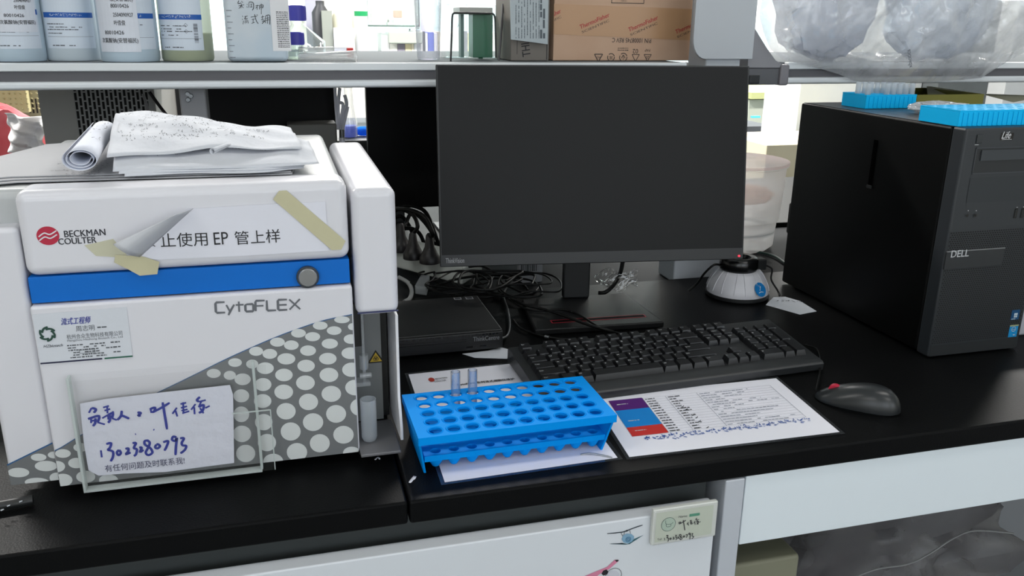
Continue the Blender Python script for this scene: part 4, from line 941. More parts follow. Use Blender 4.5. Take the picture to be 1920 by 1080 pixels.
# ================================================================== laminated sheets
LAM = clear('laminate_film', tint='#f6f7f8', gloss=.06, milk=.08, milk_col='#8f969c', rough=.12)
SHEET = mat('sheet_white', '#f3f3fc', .55)
def lam_sheet(name, label, bl, br, tr, tl, z, marg):
    t = thing(name, label, 'paper sheet', (bl+tr)/2*1); t.location.z = z; TR[t.name] = Matrix.Translation(((bl+tr)/2).to_2d().to_3d()+Vector((0, 0, z)))
    ux = (br-bl).normalized(); uy = (tl-bl).normalized(); W_, H_ = (br-bl).length, (tl-bl).length; f = PL(Vector((bl.x, bl.y, z)), ux, uy, (0, 0, 1))
    fin(MB().slab([f(0, 0), f(W_, 0), f(W_, H_), f(0, H_)], (0, 0, .0004)), 'sheet', SHEET, t, smooth=0)
    g_ = marg; m_ = MB()
    for a_ in ((-g_, -g_, W_+g_, -.0003), (-g_, H_+.0003, W_+g_, H_+g_), (-g_, -.0003, -.0003, H_+.0003), (W_+.0003, -.0003, W_+g_, H_+.0003)):
        m_.slab([f(a_[0], a_[1]), f(a_[2], a_[1]), f(a_[2], a_[3]), f(a_[0], a_[3])], (0, 0, .0005))
    fin(m_, 'laminate_film', LAM, t, smooth=0)
    return t, f, W_, H_
t, f, W_, H_ = lam_sheet('laminated_sheet', 'laminated white sheet with a maker logo under the blue tube rack', PZ(834, 904, .001), PZ(1158, 858, .001), PZ(985, 686, .001), PZ(766, 702, .001), .0006, .005)
m = MB(); hh = .0010
def fpx(x, y): return PZ(x, y, .0006)
UPZ = (0, 0, 1); R1 = random.Random(21)
m.mt(0).textab('CytoFLEX 系列流式细胞仪维护', fpx(858, 724), fpx(965, 713), UPZ, h=hh, bold=.0004, hs=1.3)
m.mt(1); a = fpx(809, 713); m.disc(PL(a, (1, 0, 0), (0, 1, 0), UPZ), 0, 0, .0045, .0075, hh); m.mt(0).textab('BECKMAN', fpx(817, 713), fpx(839, 710), UPZ, h=hh, hs=1.8)
m.textab('COULTER', fpx(815, 718), fpx(837, 715), UPZ, h=hh, hs=1.8)
fin(m, 'print', [INK, mat('print_red', '#b03a2c', .5)], t, smooth=0)
TE = MB(); TE.pen([PZ(1088, 852, .0016), PZ(1105, 850, .0030), PZ(1128, 853, .0024), PZ(1148, 858, .0016)], .0030, UPZ)
tag(fin(TE, 'paper_shred', mat('shred', '#a6aab0', .5), solid=.0004), 'thin curled strip lying on the laminated sheet right of the rack', 'paper strip')
t, f, W_, H_ = lam_sheet('laminated_sheet', 'laminated sheet with a purple, blue and red table, half under the keyboard', PZ(1180, 858, .001), PZ(1574, 811, .001), PZ(1438, 709, .001), PZ(1108, 745, .001), .0016, .005)
m = MB(); z = .0016; G = lambda x, y: PZ(x, y, z)
def E7(x, y): return G(1130+x/5.486, 690+y/5.486)
xa, xb = None, None
inv = lambda p: ((p-f(0, 0)).dot((f(1, 0)-f(0, 0))), (p-f(0, 0)).dot((f(0, 1)-f(0, 0))))
tl_ = inv(E7(320, 300)); trr = inv(E7(660, 680)); bl_ = inv(E7(290, 727)); bls = inv(E7(220, 628)); blb = inv(E7(110, 455))
cx0 = bl_[0]; cx1 = trr[0]; vr0, vr1, vr2, vr3 = (bl_[1]+trr[1])/2, bls[1], blb[1], tl_[1]
m.mt(0).rect(f, cx0, vr0, cx1, vr1, .001); m.mt(1).rect(f, cx0, vr1, cx1, vr2, .001); m.mt(2).rect(f, cx0, vr2, cx1, H_-.02, .001)
m.mt(4)
for s_, v_ in (('Yellow 585', (vr0+vr1)/2), ('Violet 610', vr1+.016), ('Red 660', vr2+.016)): m.dashes(f, cx0+.008, cx0+.024, v_, .0022, R1, fill=1, h=.0013)
m.mt(3); nrow = 14; rh = (H_-.022-vr0)/nrow; c2 = cx1+.034; c3 = cx1+.082; c4 = W_-.022
for k in range(nrow+1): m.rect(f, cx1, vr0+k*rh, c4, vr0+k*rh+.0003, .001)
for c_ in (cx1, c2, c3, c4): m.rect(f, c_, vr0, c_+.0005, vr0+nrow*rh, .001)
m.mt(5)
for k in range(nrow):
    v_ = vr0+k*rh+rh*.3; m.dashes(f, cx1+.003, cx1+.003+.014, v_, .0024, R1, fill=1, h=.001); m.dashes(f, c2+.003, c2+.003+R1.choice((.010, .018)), v_, .0024, R1, fill=1, h=.001)
m.mt(3)
for k in range(nrow): m.dashes(f, c3+.003, c3+.003+R1.uniform(.03, .11), vr0+k*rh+rh*.35, .0018, R1, fill=.8, h=.001, mn=2, mx=4)
m.mt(6)
for x, y in ((820, 402), (858, 432), (927, 488), (963, 515), (994, 552), (1075, 618)):
    m.pen([E7(x-8, y)+Vector((0, 0, .001)), E7(x, y+6)+Vector((0, 0, .001)), E7(x+14, y-10)+Vector((0, 0, .001))], .0010, UPZ)
m.mt(7); vg = vr0-.012
m.glyphs(f, cx0+.012, cx0+.085, vg-.003, .0095, R1, h=.001, wd=.085); m.glyphs(f, cx0+.014, cx0+.085, vg-.002, .0085, R1, h=.0011, wd=.085); m.glyphs(f, cx0+.100, c4-.004, vg-.001, .0085, R1, h=.0011, wd=.085); m.glyphs(f, cx0+.098, c4-.004, vg-.002, .0095, R1, h=.001, wd=.075)
fin(m, 'print', [mat('tbl_red', '#cf302a', .5), mat('tbl_blue', '#0a86d6', .5), mat('tbl_purple', '#551c74', .5), mat('tbl_grey', '#8d93a0', .6), KLEG, INK, INK, mat('pen_blue2', '#3d5fa8', .5)], t, smooth=0)
tag(fin(MB().pen([PZ(768, 905, .0006), PZ(778, 893, .0012), PZ(775, 899, .0006)], .0035, UPZ), 'paper_chip', PAPER, solid=.0004), 'tiny white chip lying on the worktop seam left of the laminated sheet', 'paper chip')

# ================================================================== cables, plugs and power strip
def cable(label, pts, r=.0024, name='cable', group=None, mat_=RUB):
    return tag(fin(MB().tube(pts, r, 8, k=8), name, mat_, smooth=60), label, 'cable', group)
Z_ = lambda L: [PZ(x, y, z) for x, y, z in L]
cable('thick black monitor cable looping down behind the monitor stand', [PY(1168, 488, 1.40), PZ(1163, 512, .035), PZ(1150, 535, .018), PZ(1135, 548, .008), PZ(1122, 549, .006)], .0040)
cable('black cable lying diagonally across the monitor stand base', Z_([(958, 560, .014), (985, 572, .021), (1020, 580, .0208), (1060, 593, .0208), (1100, 608, .0208), (1135, 618, .019), (1165, 627, .006), (1195, 630, .004), (1225, 632, .004)]), .0026)
cable('second black cable crossing the left part of the stand base', Z_([(935, 545, .010), (972, 573, .015), (1010, 583, .0150), (1050, 580, .0150), (1085, 590, .0150), (1120, 612, .015), (1140, 622, .006), (1150, 628, .003), (1130, 634, .003), (1090, 637, .003)]), .0020)
cable('black cable with a shiny tip in front of the stand base', Z_([(962, 600, .004), (975, 615, .004), (1000, 625, .004), (1026, 632, .004), (1070, 637, .004), (1110, 639, .004)]), .0022)
tag(fin(MB().ring(PZ(1022, 631, .004), PZ(1030, 633, .004), .0030, .0030, 12), 'cable_ferrule', STEEL), 'tiny shiny ferrule on the cable in front of the monitor stand', 'ferrule')
cable('pale grey lead running up beside the mini computer', Z_([(932, 636, .020), (950, 630, .012), (956, 610, .006), (952, 580, .005), (944, 555, .005), (950, 540, .005)]), .0018, mat_=mat('grey_lead', '#4a4c4e', .4))
R1 = random.Random(19)
for k in range(11):
    cx, cy_ = R1.uniform(845, 1010), R1.uniform(512, 545); pts = []; a0 = R1.uniform(0, 6.3)
    for i in range(9):
        a = a0+i*.78; pts.append(PZ(cx+R1.uniform(38, 92)*cos(a), max(508, cy_+R1.uniform(12, 30)*sin(a)), .0030+.0049*k))
    cable('black cable in the tangle behind the mini computer', pts, R1.choice((.0015, .0019, .0023)), group='tangled black cables behind the mini computer')
for k, (pts, lb) in enumerate((
   (Z_([(880, 500, .05), (905, 499, .04), (930, 512, .03), (975, 530, .012), (990, 545, .006)]), 'black cable dropping from below the monitor corner towards the stand'),
   (Z_([(805, 545, .004), (840, 528, .012), (875, 520, .03), (930, 514, .035), (990, 512, .03)]), 'black cable arching over the front of the power strip'))): cable(lb, pts, .0026)
cable('white cable curving down beside the analyser', Z_([(748, 520, .012), (765, 530, .010), (772, 545, .006), (768, 560, .004), (758, 566, .004)]), .0042, mat_=mat('white_cable', '#a5a7a8', .5))
# clear connector
tag(fin(MB().slab(Z_([(778, 552, .0), (790, 530, .0), (806, 532, .0), (800, 555, .0)]), (0, 0, .018)), 'clear_plug', clear('plug_clear', milk=.4, gloss=.2), bevel=.003), 'small clear plastic plug in front of the power strip', 'plug')
# power strip
PS = mat('strip_white', '#ccd1cd', .5)
q = [PZ(742, 512, 0), PZ(876, 556, 0), PZ(905, 527, 0), PZ(765, 480, 0)]
q = [PZ(735, 500, .0), PZ(868, 535, .0), PZ(905, 512, .0), PZ(770, 478, .0)]
t = thing('power_strip', 'white power strip holding black plugs behind the analyser', 'power strip', (q[0]+q[2])/2)
fin(MB().slab([Vector((p.x, p.y, .0005)) for p in q], (0, 0, .036)), 'housing', PS, t, bevel=.004, seg=3)
PSZ = .0368
def plug(px_, py_, rx, h, label, pts):
    b = PZ(px_, py_, PSZ); t = thing('power_plug', label, 'plug', b)
    fin(MB().lathe(b, [(.0005, 0), (rx, 0), (rx, .010), (rx*.80, .018), (rx*.48, .032), (rx*.34, h-.004), (.0045, h)], 24), 'plug_body', mat('plug_black', '#161416', .4), t, smooth=50)
    fin(MB().tube([b+Vector((0, 0, h-.004))]+pts, .0042, 10, k=8), 'cord', RUB, t, smooth=60)
plug(775, 484, .021, .055, 'conical black plug, the left one on the power strip', [PY(783, 425, 1.66), PY(775, 404, 1.68), PY(755, 393, 1.70), PY(735, 392, 1.72), PY(700, 405, 1.75)])
plug(806, 492, .021, .060, 'blocky black plug, the right one on the power strip', [PY(812, 440, 1.58), PY(800, 412, 1.60), PY(782, 398, 1.62), PY(755, 392, 1.66), PY(725, 396, 1.70)])
plug(752, 470, .022, .060, 'black plug half hidden behind the sampler of the analyser', [PY(760, 420, 1.76), PY(775, 398, 1.78), PY(806, 430, 1.79), PY(812, 455, 1.80)])
for k, p_ in enumerate(([(735, 400), (760, 385), (795, 395), (812, 430), (826, 470), (835, 500)], [(730, 440), (760, 428), (785, 436), (800, 470), (812, 500)], [(725, 420), (750, 405), (768, 425), (780, 455), (790, 470)])):
    cable(('outermost', 'middle', 'innermost')[k]+' black power cord arching behind the analyser towards the monitor', [PY(x, y, 1.85+.03*k) for x, y in p_], .0048, group='power cords behind the analyser')
m = MB().mt(0).box(PZ(985, 533, 0).x, PZ(1030, 530, 0).x, 1.60, 1.615, -.012, .050); f = FRONT(1.5998)
m.mt(1)
a = PZ(985, 533, 0)
for k in range(9): m.rect(f, a.x+.004+k*.004, .012, a.x+.0055+k*.004+(.001 if k % 3 == 0 else 0), .040, .0003)
tag(fin(m, 'power_adapter', [mat('adapter_label', '#8e9093', .5), DARK], smooth=0), 'grey power adapter with a striped label under the monitor', 'adapter')
m = MB().grid(lambda u, v: PZ(1132, 545, .009).lerp(PZ(1195, 540, .009), u).lerp(PZ(1110, 512, .03).lerp(PZ(1195, 505, .045), u), v)+Vector((0, 0, .006*sin(9*u+5*v)+.004*sin(17*v-6*u))), 20, 14)
tag(fin(m, 'clear_bag', clear('clear_bag_dark', milk=.10, milk_col='#6d7276', gloss=.2, noise=30), smooth=30), 'small crumpled clear bag behind the monitor stand', 'bag')

# ================================================================== things on the tower computer
def sided_rack(name, label, x0, x1, y0, y1, z0, z1, nx, ny, r, col):
    t = thing(name, label, 'tube rack', ((x0+x1)/2, (y0+y1)/2, z0))
    m = MB(); Q = [Vector((x0, y0, z1)), Vector((x1, y0, z1)), Vector((x1, y1, z1)), Vector((x0, y1, z1))]
    holed_plate(m, Q, nx, ny, r, .002, ([(i+.5)/nx for i in range(nx)], [(j+.5)/ny for j in range(ny)]), n=8)
    fin(m, 'top_plate', col, t, smooth=0)
    m = MB(); m.box(x0, x1, y0, y0+.002, z0, z1-.0021); m.box(x0, x1, y1-.002, y1, z0, z1-.0021); m.box(x0, x0+.002, y0+.002, y1-.002, z0, z1-.0021); m.box(x1-.002, x1, y0+.002, y1-.002, z0, z1-.0021)
    k = x0+.006
    while k < x1-.004: m.box(k, k+.0035, y0-.0012, y0+.0001, z0+.001, z1-.003); k += .009
    fin(m, 'side_wall', col, t, bevel=.0006); return t
RB2 = mat('rack_cyan', '#08b4f0', .5, spec=.15)
ZD = DZ+.0012
sided_rack('tube_rack', 'cyan blue tube rack full of clear tubes, at the back of the tower computer', 1.003, 1.108, 1.305, 1.373, ZD, ZD+.024, 8, 5, .0052, RB2)
sided_rack('tube_rack', 'empty cyan blue tube rack at the front edge on top of the tower computer', .967, 1.225, 1.045, 1.128, ZD, ZD+.0235, 14, 4, .006, RB2)
R1 = random.Random(4); ORD_ = ['first', 'second', 'third', 'fourth', 'fifth', 'sixth', 'seventh', 'eighth']
for j in range(2):
    for i in range(8):
        if (i, j) in ((1, 0), (2, 0)): continue
        clear_tube('sample_tube', 1.003+(i+.5)*.0131, 1.305+(j*2+.5)*.0136, ZD+.006, ZD+.0435+R1.uniform(-.001, .001), .0050, 'clear open tube in the rear cyan rack, %s row, %s from the left' % (('front', 'rear')[j], ORD_[i]), mat_=MILK, group='clear tubes in the rack on the tower computer')
m = MB().grid(dome((1.075, 1.205, ZD+.009), (.052, .045, .012), 8, amp=.35, flat=.25), 36, 18)
tag(fin(m, 'crumpled_film', clear('film_white', milk=.7, milk_col='#d5d9de', gloss=.25, noise=40), smooth=40), 'crumpled piece of clear film on the tower computer between the two racks', 'plastic film')
# open cardboard box behind the tower
t = thing('open_box', 'open olive cardboard box with cream flaps behind the tower computer', 'box', (1.38, 1.62, -.011))
a = PY(1738, 178, 1.52); b = PY(1848, 178, 1.52); OLV = mat('box_olive', '#6d6b26', .55); CRM = mat('box_cream', '#c9c7ae', .6)
x0, x1, zt = a.x-.02, b.x, a.z
m = MB().box(x0, x1, 1.524, 1.527, -.011, zt); m.box(x0, x1, 1.70, 1.703, -.011, zt); m.box(x0, x0+.003, 1.527, 1.70, -.011, zt); m.box(x1-.003, x1, 1.527, 1.70, -.011, zt); m.box(x0, x1, 1.524, 1.703, -.0115, -.008)
fin(m, 'carton', OLV, t)
m = MB().slab([PY(1740, 177, 1.63), PY(1848, 177, 1.63), PY(1745, 162, 1.69), PY(1738, 162, 1.69)], (0, .0015, 0)); fin(m, 'rear_flap', CRM, t, smooth=0)
m = MB().slab([PY(1848, 178.5, 1.62), PY(1900, 192, 1.58), PY(1960, 180, 1.60), PY(1852, 176, 1.66)], (0, .0015, 0)); fin(m, 'side_flap', CRM, t, smooth=0)
m = MB(); f = FRONT(1.5238); m.text('IVOX', f, x0+.02, zt-.022, size=.012); fin(m, 'print', DARK, t, smooth=0)
m = MB().box(1.158, 1.30, 1.075, 1.22, 0, .105); tag(fin(m, 'small_case', mat('pale_grey_case', '#a9aab2', .4), bevel=.005), 'light grey case standing on the worktop right of the tower computer', 'case')

# ================================================================== crumpled plastic bag on the right shelf
def lens_blob(c, r, seed, amp, nu, nv, pinch=None):
    R2 = random.Random(seed); W3 = [(Vector((R2.uniform(-1, 1), R2.uniform(-1, 1), R2.uniform(-1, 1))).normalized()*R2.uniform(3, 22), R2.uniform(0, 6.3)) for _ in range(16)]
    def fn(u, v):
        th = 2*pi*u; ph = pi*v; d = Vector((sin(ph)*cos(th), sin(ph)*sin(th), cos(ph)))
        n = sum(abs(sin(w.dot(d)+p))/(2+w.length*.45) for w, p in W3)
        e = 1+amp*(n-1.2)
        ex = lambda q: math.copysign(abs(q)**.8, q)
        return Vector((c[0]+r[0]*ex(d.x)*e, c[1]+r[1]*ex(d.y)*e, c[2]+r[2]*ex(d.z)*e))
    return fn
t = thing('plastic_bag', 'large crumpled clear plastic bag of packed labware hanging over the right shelf edge', 'plastic bag', (1.22, 1.60, .432))
BAG = clear('bag_film', milk=.36, milk_col='#d3d6db', gloss=.15, rough=.16, noise=12)
out = [(1424, 30), (1432, 62), (1444, 92), (1468, 112), (1510, 122), (1545, 131), (1575, 140), (1600, 151), (1640, 158), (1700, 156), (1750, 153), (1800, 150), (1840, 146), (1868, 128), (1895, 112), (1925, 96), (1960, 80), (2000, 60), (2010, 0), (2000, -120), (1900, -180), (1700, -200), (1500, -160), (1440, -70)]
OC = Vector((1.24, 1.50, .60))
def edge_at(u):
    k = u*len(out); i = int(k) % len(out); fr_ = k-int(k); a, b = out[i], out[(i+1) % len(out)]; x, y = a[0]+(b[0]-a[0])*fr_, a[1]+(b[1]-a[1])*fr_
    return PY(x, y, 1.515)
R2 = random.Random(77); W4 = [(R2.uniform(-60, 60), R2.uniform(-60, 60), R2.uniform(0, 6.3)) for _ in range(14)]
def crumple(x, z):
    return sum(abs(sin(a*x+b*z+p))*(1 if i % 2 else -1)/(1+.02*(abs(a)+abs(b))) for i, (a, b, p) in enumerate(W4))
def bagfn(front):
    def fn(u, v):
        e = edge_at(u); p = OC.lerp(e, v); d = (1-v**3)
        y = 1.515-(.085*d*(1 if front else -1.6))
        y += crumple(p.x, p.z)*.010*d*(1 if front else 1.2)
        if not front:
            y = max(y, 1.515)
            if p.z < .438 or p.x < .99: y = min(y, 1.524)
        return Vector((p.x, y, p.z))
    return fn
fin(MB().grid(bagfn(True), 150, 46), 'front_film', BAG, t, smooth=35)
fin(MB().grid(bagfn(False), 90, 24), 'rear_film', clear('bag_film_rear', milk=.25, milk_col='#e6e9ec', gloss=.1, rough=.2, noise=12), t, smooth=35)
t2 = thing('inner_bag', 'grey-blue wrapped pack inside the left half of the large clear bag', 'pack', (1.08, 1.60, .4305))
fin(MB().grid(lens_blob((1.085, 1.575, .57), (.105, .040, .125), 3, .30, 60, 30), 30, 15), 'pack', clear('pack_grey', milk=.85, milk_col='#b3b9c6', gloss=.2, rough=.15, noise=10), t2, smooth=22)
t2 = thing('inner_bag', 'pale round pack inside the right half of the large clear bag', 'pack', (1.33, 1.60, .4305))
fin(MB().grid(lens_blob((1.365, 1.58, .57), (.125, .045, .125), 9, .30, 60, 30), 32, 15), 'pack', clear('pack_pale', milk=.8, milk_col='#bcc4d0', gloss=.25, rough=.12, noise=9), t2, smooth=22)
m = MB()
for x, y, s_ in ((1706, 126, 'xbiotics'), ): m.textab(s_, PY(x+4, y, 1.440), PY(x, 92, 1.440), NF, h=.001, hs=1.2, bold=.0003)
fin(m, 'printed_word', INKG, t, smooth=0)

# ================================================================== bottles and boxes on the reagent shelf
ZS = Z3+.0004
def big_bottle(px0, px1, Y, body, label, band_px=None, yellow=False, cy=None):
    a = PY(px0, 118, Y); b = PY(px1, 118, Y); r = (b.x-a.x)/2*.985; cx = (a.x+b.x)/2; c = (cx, Y+.012, ZS)
    t = thing('reagent_bottle', label, 'bottle', c)
    m = MB().lathe(c, [(.001, .0), (r*.96, 0), (r, .004), (r, .185), (r*.93, .200), (r*.6, .222), (r*.36, .232), (r*.36, .250)], 44); fin(m, 'body', body, t, smooth=50)
    m = MB().lathe(c, [(r*.42, .238), (r*.42, .262), (r*.38, .265), (.001, .265)], 30); fin(m, 'cap', mat('cap_blue', '#2b3a9a', .4), t, smooth=40)
    if yellow: fin(MB().lathe(c, [(.001, .001), (r*.95, .001), (r*.985, .004), (r*.985, .016+.03), (.001, .017+.03)], 40), 'liquid', mat('liquid_yellow', '#c3c88f', .3), t, smooth=40)
    return t, c, r
PB = mat('bottle_pale_blue', '#b9cbd8', .35, sss=.2); PB2 = mat('bottle_pale_blue2', '#c2ced6', .35, sss=.2); PG = clear('bottle_greenish', milk=.72, milk_col='#ccd4c6', gloss=.15, rough=.2)
LBLW = mat('label_white', '#ccd6e2', .5); LBLB = mat('label_blue', '#1c57a8', .45); STK = mat('sticker_white', '#d3d8e2', .5)
def bottle_label(t, c, r, th0, th1, z0, z1, zb0, zb1, R_, extra=None, bandtext=True, barcode=False):
    f = CYL(c[0], c[1], r, 0); lab = MB(); u0, u1 = r*th0, r*th1
    lab.mt(0).rect(f, u0, z0, u1, z1, .0004, 18); lab.mt(1).rect(f, u0, zb0, u1, zb1, .0006, 18)
    lab.mt(3)
    if bandtext: lab.glyphs(f, u0+.012, u0+.012+(u1-u0)*.6, zb0+(zb1-zb0)*.3, (zb1-zb0)*.45, R_, .0008, .09)
    lab.mt(2)
    for k, v in enumerate((.78, .68, .60, .48)):
        z = z0+(zb0-z0)*v; lab.dashes(f, u0+.006, u0+(u1-u0)*R_.uniform(.3, .8), z, .0016, R_, h=.0007, nu=2)
    lab.rect(f, u0+.004, z0+(zb0-z0)*.38, u1-.004, z0+(zb0-z0)*.38+.0004, .0007, 12)
    lab.dashes(f, u0+.012, u0+(u1-u0)*.6, z0+.004, .0018, R_, h=.0007, nu=2)
    if barcode:
        z = z0+(zb0-z0)*.25
        while z < zb0-.006: lab.rect(f, u1-.016, z, u1-.009, z+R_.choice((.0006, .0011)), .0007, 2); z += R_.choice((.0015, .0022))
        for zz_ in (.62, .82):
            p = (u1-.028, z0+(zb0-z0)*zz_)
            for a_ in range(4):
                x1_, y1_ = p[0]+.003*cos(a_*pi/2), p[1]+.003*sin(a_*pi/2); x2_, y2_ = p[0]+.003*cos((a_+1)*pi/2), p[1]+.003*sin((a_+1)*pi/2)
                lab.pen([f(x1_, y1_, .0007), f(x2_, y2_, .0007)], .0007, (0, -1, 0))
    fin(lab, 'label', [LBLW, LBLB, INKG, LBLW], t, smooth=0)
    if extra:
        u, w, z, h_ = extra; m = MB(); m.mt(0).rect(f, u, z, u+w, z+h_, .0010, 10); m.mt(1)
        rows_ = [('试剂库管理品', .90, .25, .30), ('次氯酸钠 水溶', .79, .45, .50), ('液(安替福民)', .69, .45, .48), ('80010426', .60, .45, .38), ('2504090927', .48, .48, .42), ('叶佳俊', .37, .48, .24), ('80010426', .24, .22, .45), ('次氯酸钠(安替福民)', .13, .10, .85)]
        for s_, v, x_, wd in rows_: m.text(s_, f, u+w*x_, z+h_*v, size=h_*.075, width=w*wd, h=.0013, bold=.00015)
        fin(m, 'stock_sticker', [STK, INK], t, smooth=0)
R1 = random.Random(8)
zl0 = PY(200, 93, 1.55).z; zl1 = PY(200, -30, 1.55).z; zb0 = PY(200, 34, 1.55).z; zb1 = PY(200, 24, 1.55).z
t, c, r = big_bottle(-22, 88, 1.60, PB, 'pale blue plastic bottle with stock sticker, leftmost on the shelf')
bottle_label(t, c, r, -.9, 1.2, zl0, zl1, zb0+.004, zb1+.004, R1, (-r*.35, .062, zl0+.026, .095))
t, c, r = big_bottle(86, 192, 1.625, PB2, 'pale plastic bottle without sticker, second from the left on the shelf')
bottle_label(t, c, r, -.85, 1.1, zl0, zl1, zb0, zb1, R1)
t, c, r = big_bottle(188, 301, 1.59, PB, 'pale blue plastic bottle with stock sticker, third from the left on the shelf')
bottle_label(t, c, r, -.9, 1.2, zl0, zl1, zb0, zb1, R1, (-r*1.0, .070, zl0-.004, .115))
t, c, r = big_bottle(303, 403, 1.61, PG, 'translucent bottle with yellowish liquid, barcode and blue label band', yellow=True)
bottle_label(t, c, r, -1.15, .75, zl0-.002, zl1, zb0-.001, zb1-.001, R1, barcode=True)
# square jug with handwriting
a = PY(428, 122, 1.56); b = PY(542, 122, 1.56)
t = thing('square_jug', 'translucent square plastic jug with Chinese handwriting, right of the round bottles', 'jug', ((a.x+b.x)/2, 1.61, ZS))
m = MB().box(a.x, b.x, 1.56, 1.66, ZS, .66); fin(m, 'body', mat('jug_pale', '#c4ccd3', .4, sss=.2, var=(12, '#b4c3cf')), t, bevel=.009, seg=4)
m = MB().lathe(((a.x+b.x)/2, 1.61, 0), [(.022, .659), (.022, .69), (.001, .692)], 24); fin(m, 'cap', WHITE, t)
J = lambda x, y: PY(420+x/9, y/9, 1.5595)
m = MB()
strokes = [[(250, 10), (235, 60), (290, 50)], [(290, 20), (320, 45)], [(245, 100), (340, 80)], [(295, 60), (285, 140)], [(290, 95), (250, 145)], [(295, 95), (330, 135)], [(385, 70), (395, 85)], [(380, 110), (400, 125)], [(420, 40), (420, 130)], [(420, 35), (490, 45), (500, 130), (475, 175)], [(445, 70), (475, 70)], [(460, 70), (460, 120)], [(440, 120), (480, 118)], [(530, 100), (590, 90)], [(560, 80), (560, 165)], [(560, 110), (535, 140)], [(600, 90), (600, 160)], [(600, 90), (660, 85), (650, 140)], [(630, 60), (630, 240)], [(605, 120), (650, 115)],
  [(310, 265), (320, 285)], [(305, 320), (318, 335)], [(320, 410), (330, 350)], [(345, 280), (400, 270)], [(370, 280), (350, 320), (400, 315)], [(360, 340), (355, 395)], [(380, 340), (380, 390)], [(400, 340), (410, 395)], [(450, 290), (560, 270)], [(470, 330), (520, 320)], [(495, 325), (490, 390)], [(465, 395), (520, 375)], [(515, 240), (545, 350), (580, 400)], [(550, 245), (570, 260)], [(625, 290), (680, 280)], [(650, 260), (645, 330)], [(625, 335), (690, 320)], [(640, 360), (690, 350), (640, 400)], [(700, 270), (700, 390)], [(700, 270), (770, 260), (770, 415)], [(705, 310), (765, 300)], [(705, 345), (765, 335)], [(735, 270), (735, 400)]]
for s_ in strokes: m.pen([J(*p) for p in s_], .0011, NF)
fin(m, 'handwriting', INK, t, smooth=0)
p0 = J(830, 860); p1 = J(1095, 40); f = FRONT(1.5595); m = MB().mt(0).rect(f, p0.x, p0.z, p1.x-.001, p1.z+.02, .0003); m.mt(1)
for k in range(20): m.dashes(f, p0.x+.009, p1.x-.003, p0.z+.006+k*.0030, .0014, R1, fill=1, mn=1, mx=3, h=.0005)
fin(m, 'label', [mat('label_cream', '#dcdde0', .5), INK], t, smooth=0)
m = MB()
for k in range(9): a_ = PY(427.5, 20+k*11, 1.5595); m.rect(f, a.x+.004, a_.z, a.x+(.010 if k % 2 else .013), a_.z+.0008, .0003)
fin(m, 'graduation_mark', INKG, t, smooth=0)
CAPB = mat('cap_violet_blue', '#33309a', .35)
def capped(px_, ytop, ybot, Y, r, hb, rb, label, fac=1):
    a = PY(px_, ytop, Y); b = PY(px_, ybot, Y); hcap = a.z-b.z; t = thing('glass_bottle', label, 'bottle', (a.x, Y, ZS))
    m = MB().lathe((a.x, Y, 0), [(r, b.z), (r, a.z-.001), (r-.001, a.z), (.001, a.z)], 36)
    for k in range(36):
        an = 2*pi*k/36; m.box(a.x+r*cos(an)-.0004, a.x+r*cos(an)+.0004, Y+r*sin(an)-.0004, Y+r*sin(an)+.0004, b.z+.002, a.z-.003)
    fin(m, 'screw_cap', CAPB, t, smooth=40)
    m = MB().lathe((a.x, Y, 0), [(.001, ZS), (rb, ZS), (rb, ZS+hb), (r*.85, b.z-.008), (r*.85, b.z)], 36); fin(m, 'glass', clear('bottle_glass', tint='#eef5f2', gloss=.35, rough=.03, milk=.06), t, smooth=60)
capped(556, 10, 39, 1.74, .0165, .030, .050, 'glass bottle with violet-blue screw cap, the taller one behind')
capped(554, 60, 84, 1.67, .0150, .014, .020, 'small glass bottle with violet-blue screw cap, in front of the taller one')
# lying tubes
a = PZ(560, 108, ZS+.013); b = PZ(660, 100, ZS+.013)
a, b = PY(560, 96, 1.66), PY(650, 97, 1.66); a.z = b.z = ZS+.0118
t = thing('centrifuge_tube', 'clear centrifuge tube with red cap lying on the shelf', 'tube', ((a+b)/2-Vector((0, 0, .0118))))
fin(MB().ring(a, b, .0105, .0105, 24), 'tube', clear('tube_clear2', milk=.2, milk_col='#d5d8da', gloss=.2), t); fin(MB().ring(b, b+Vector((.012, 0, 0)), .0098, .0098, 24), 'cap', mat('cap_red', '#c32a26', .4), t, bevel=.001)
a = PY(562, 118, 1.60); b = PY(668, 112, 1.555); a.z = ZS+.0060; b.z = ZS+.0100
tag(fin(MB().tube([a, a.lerp(b, .3), a.lerp(b, .6), b], lambda q: .0050+.0045*q, 24, k=4, caps=False), 'plastic_sleeve', clear('sleeve', milk=.22, milk_col='#d8dbdc', gloss=.2), smooth=60, solid=.0008), 'open clear plastic sleeve lying at the front of the shelf', 'plastic sleeve')
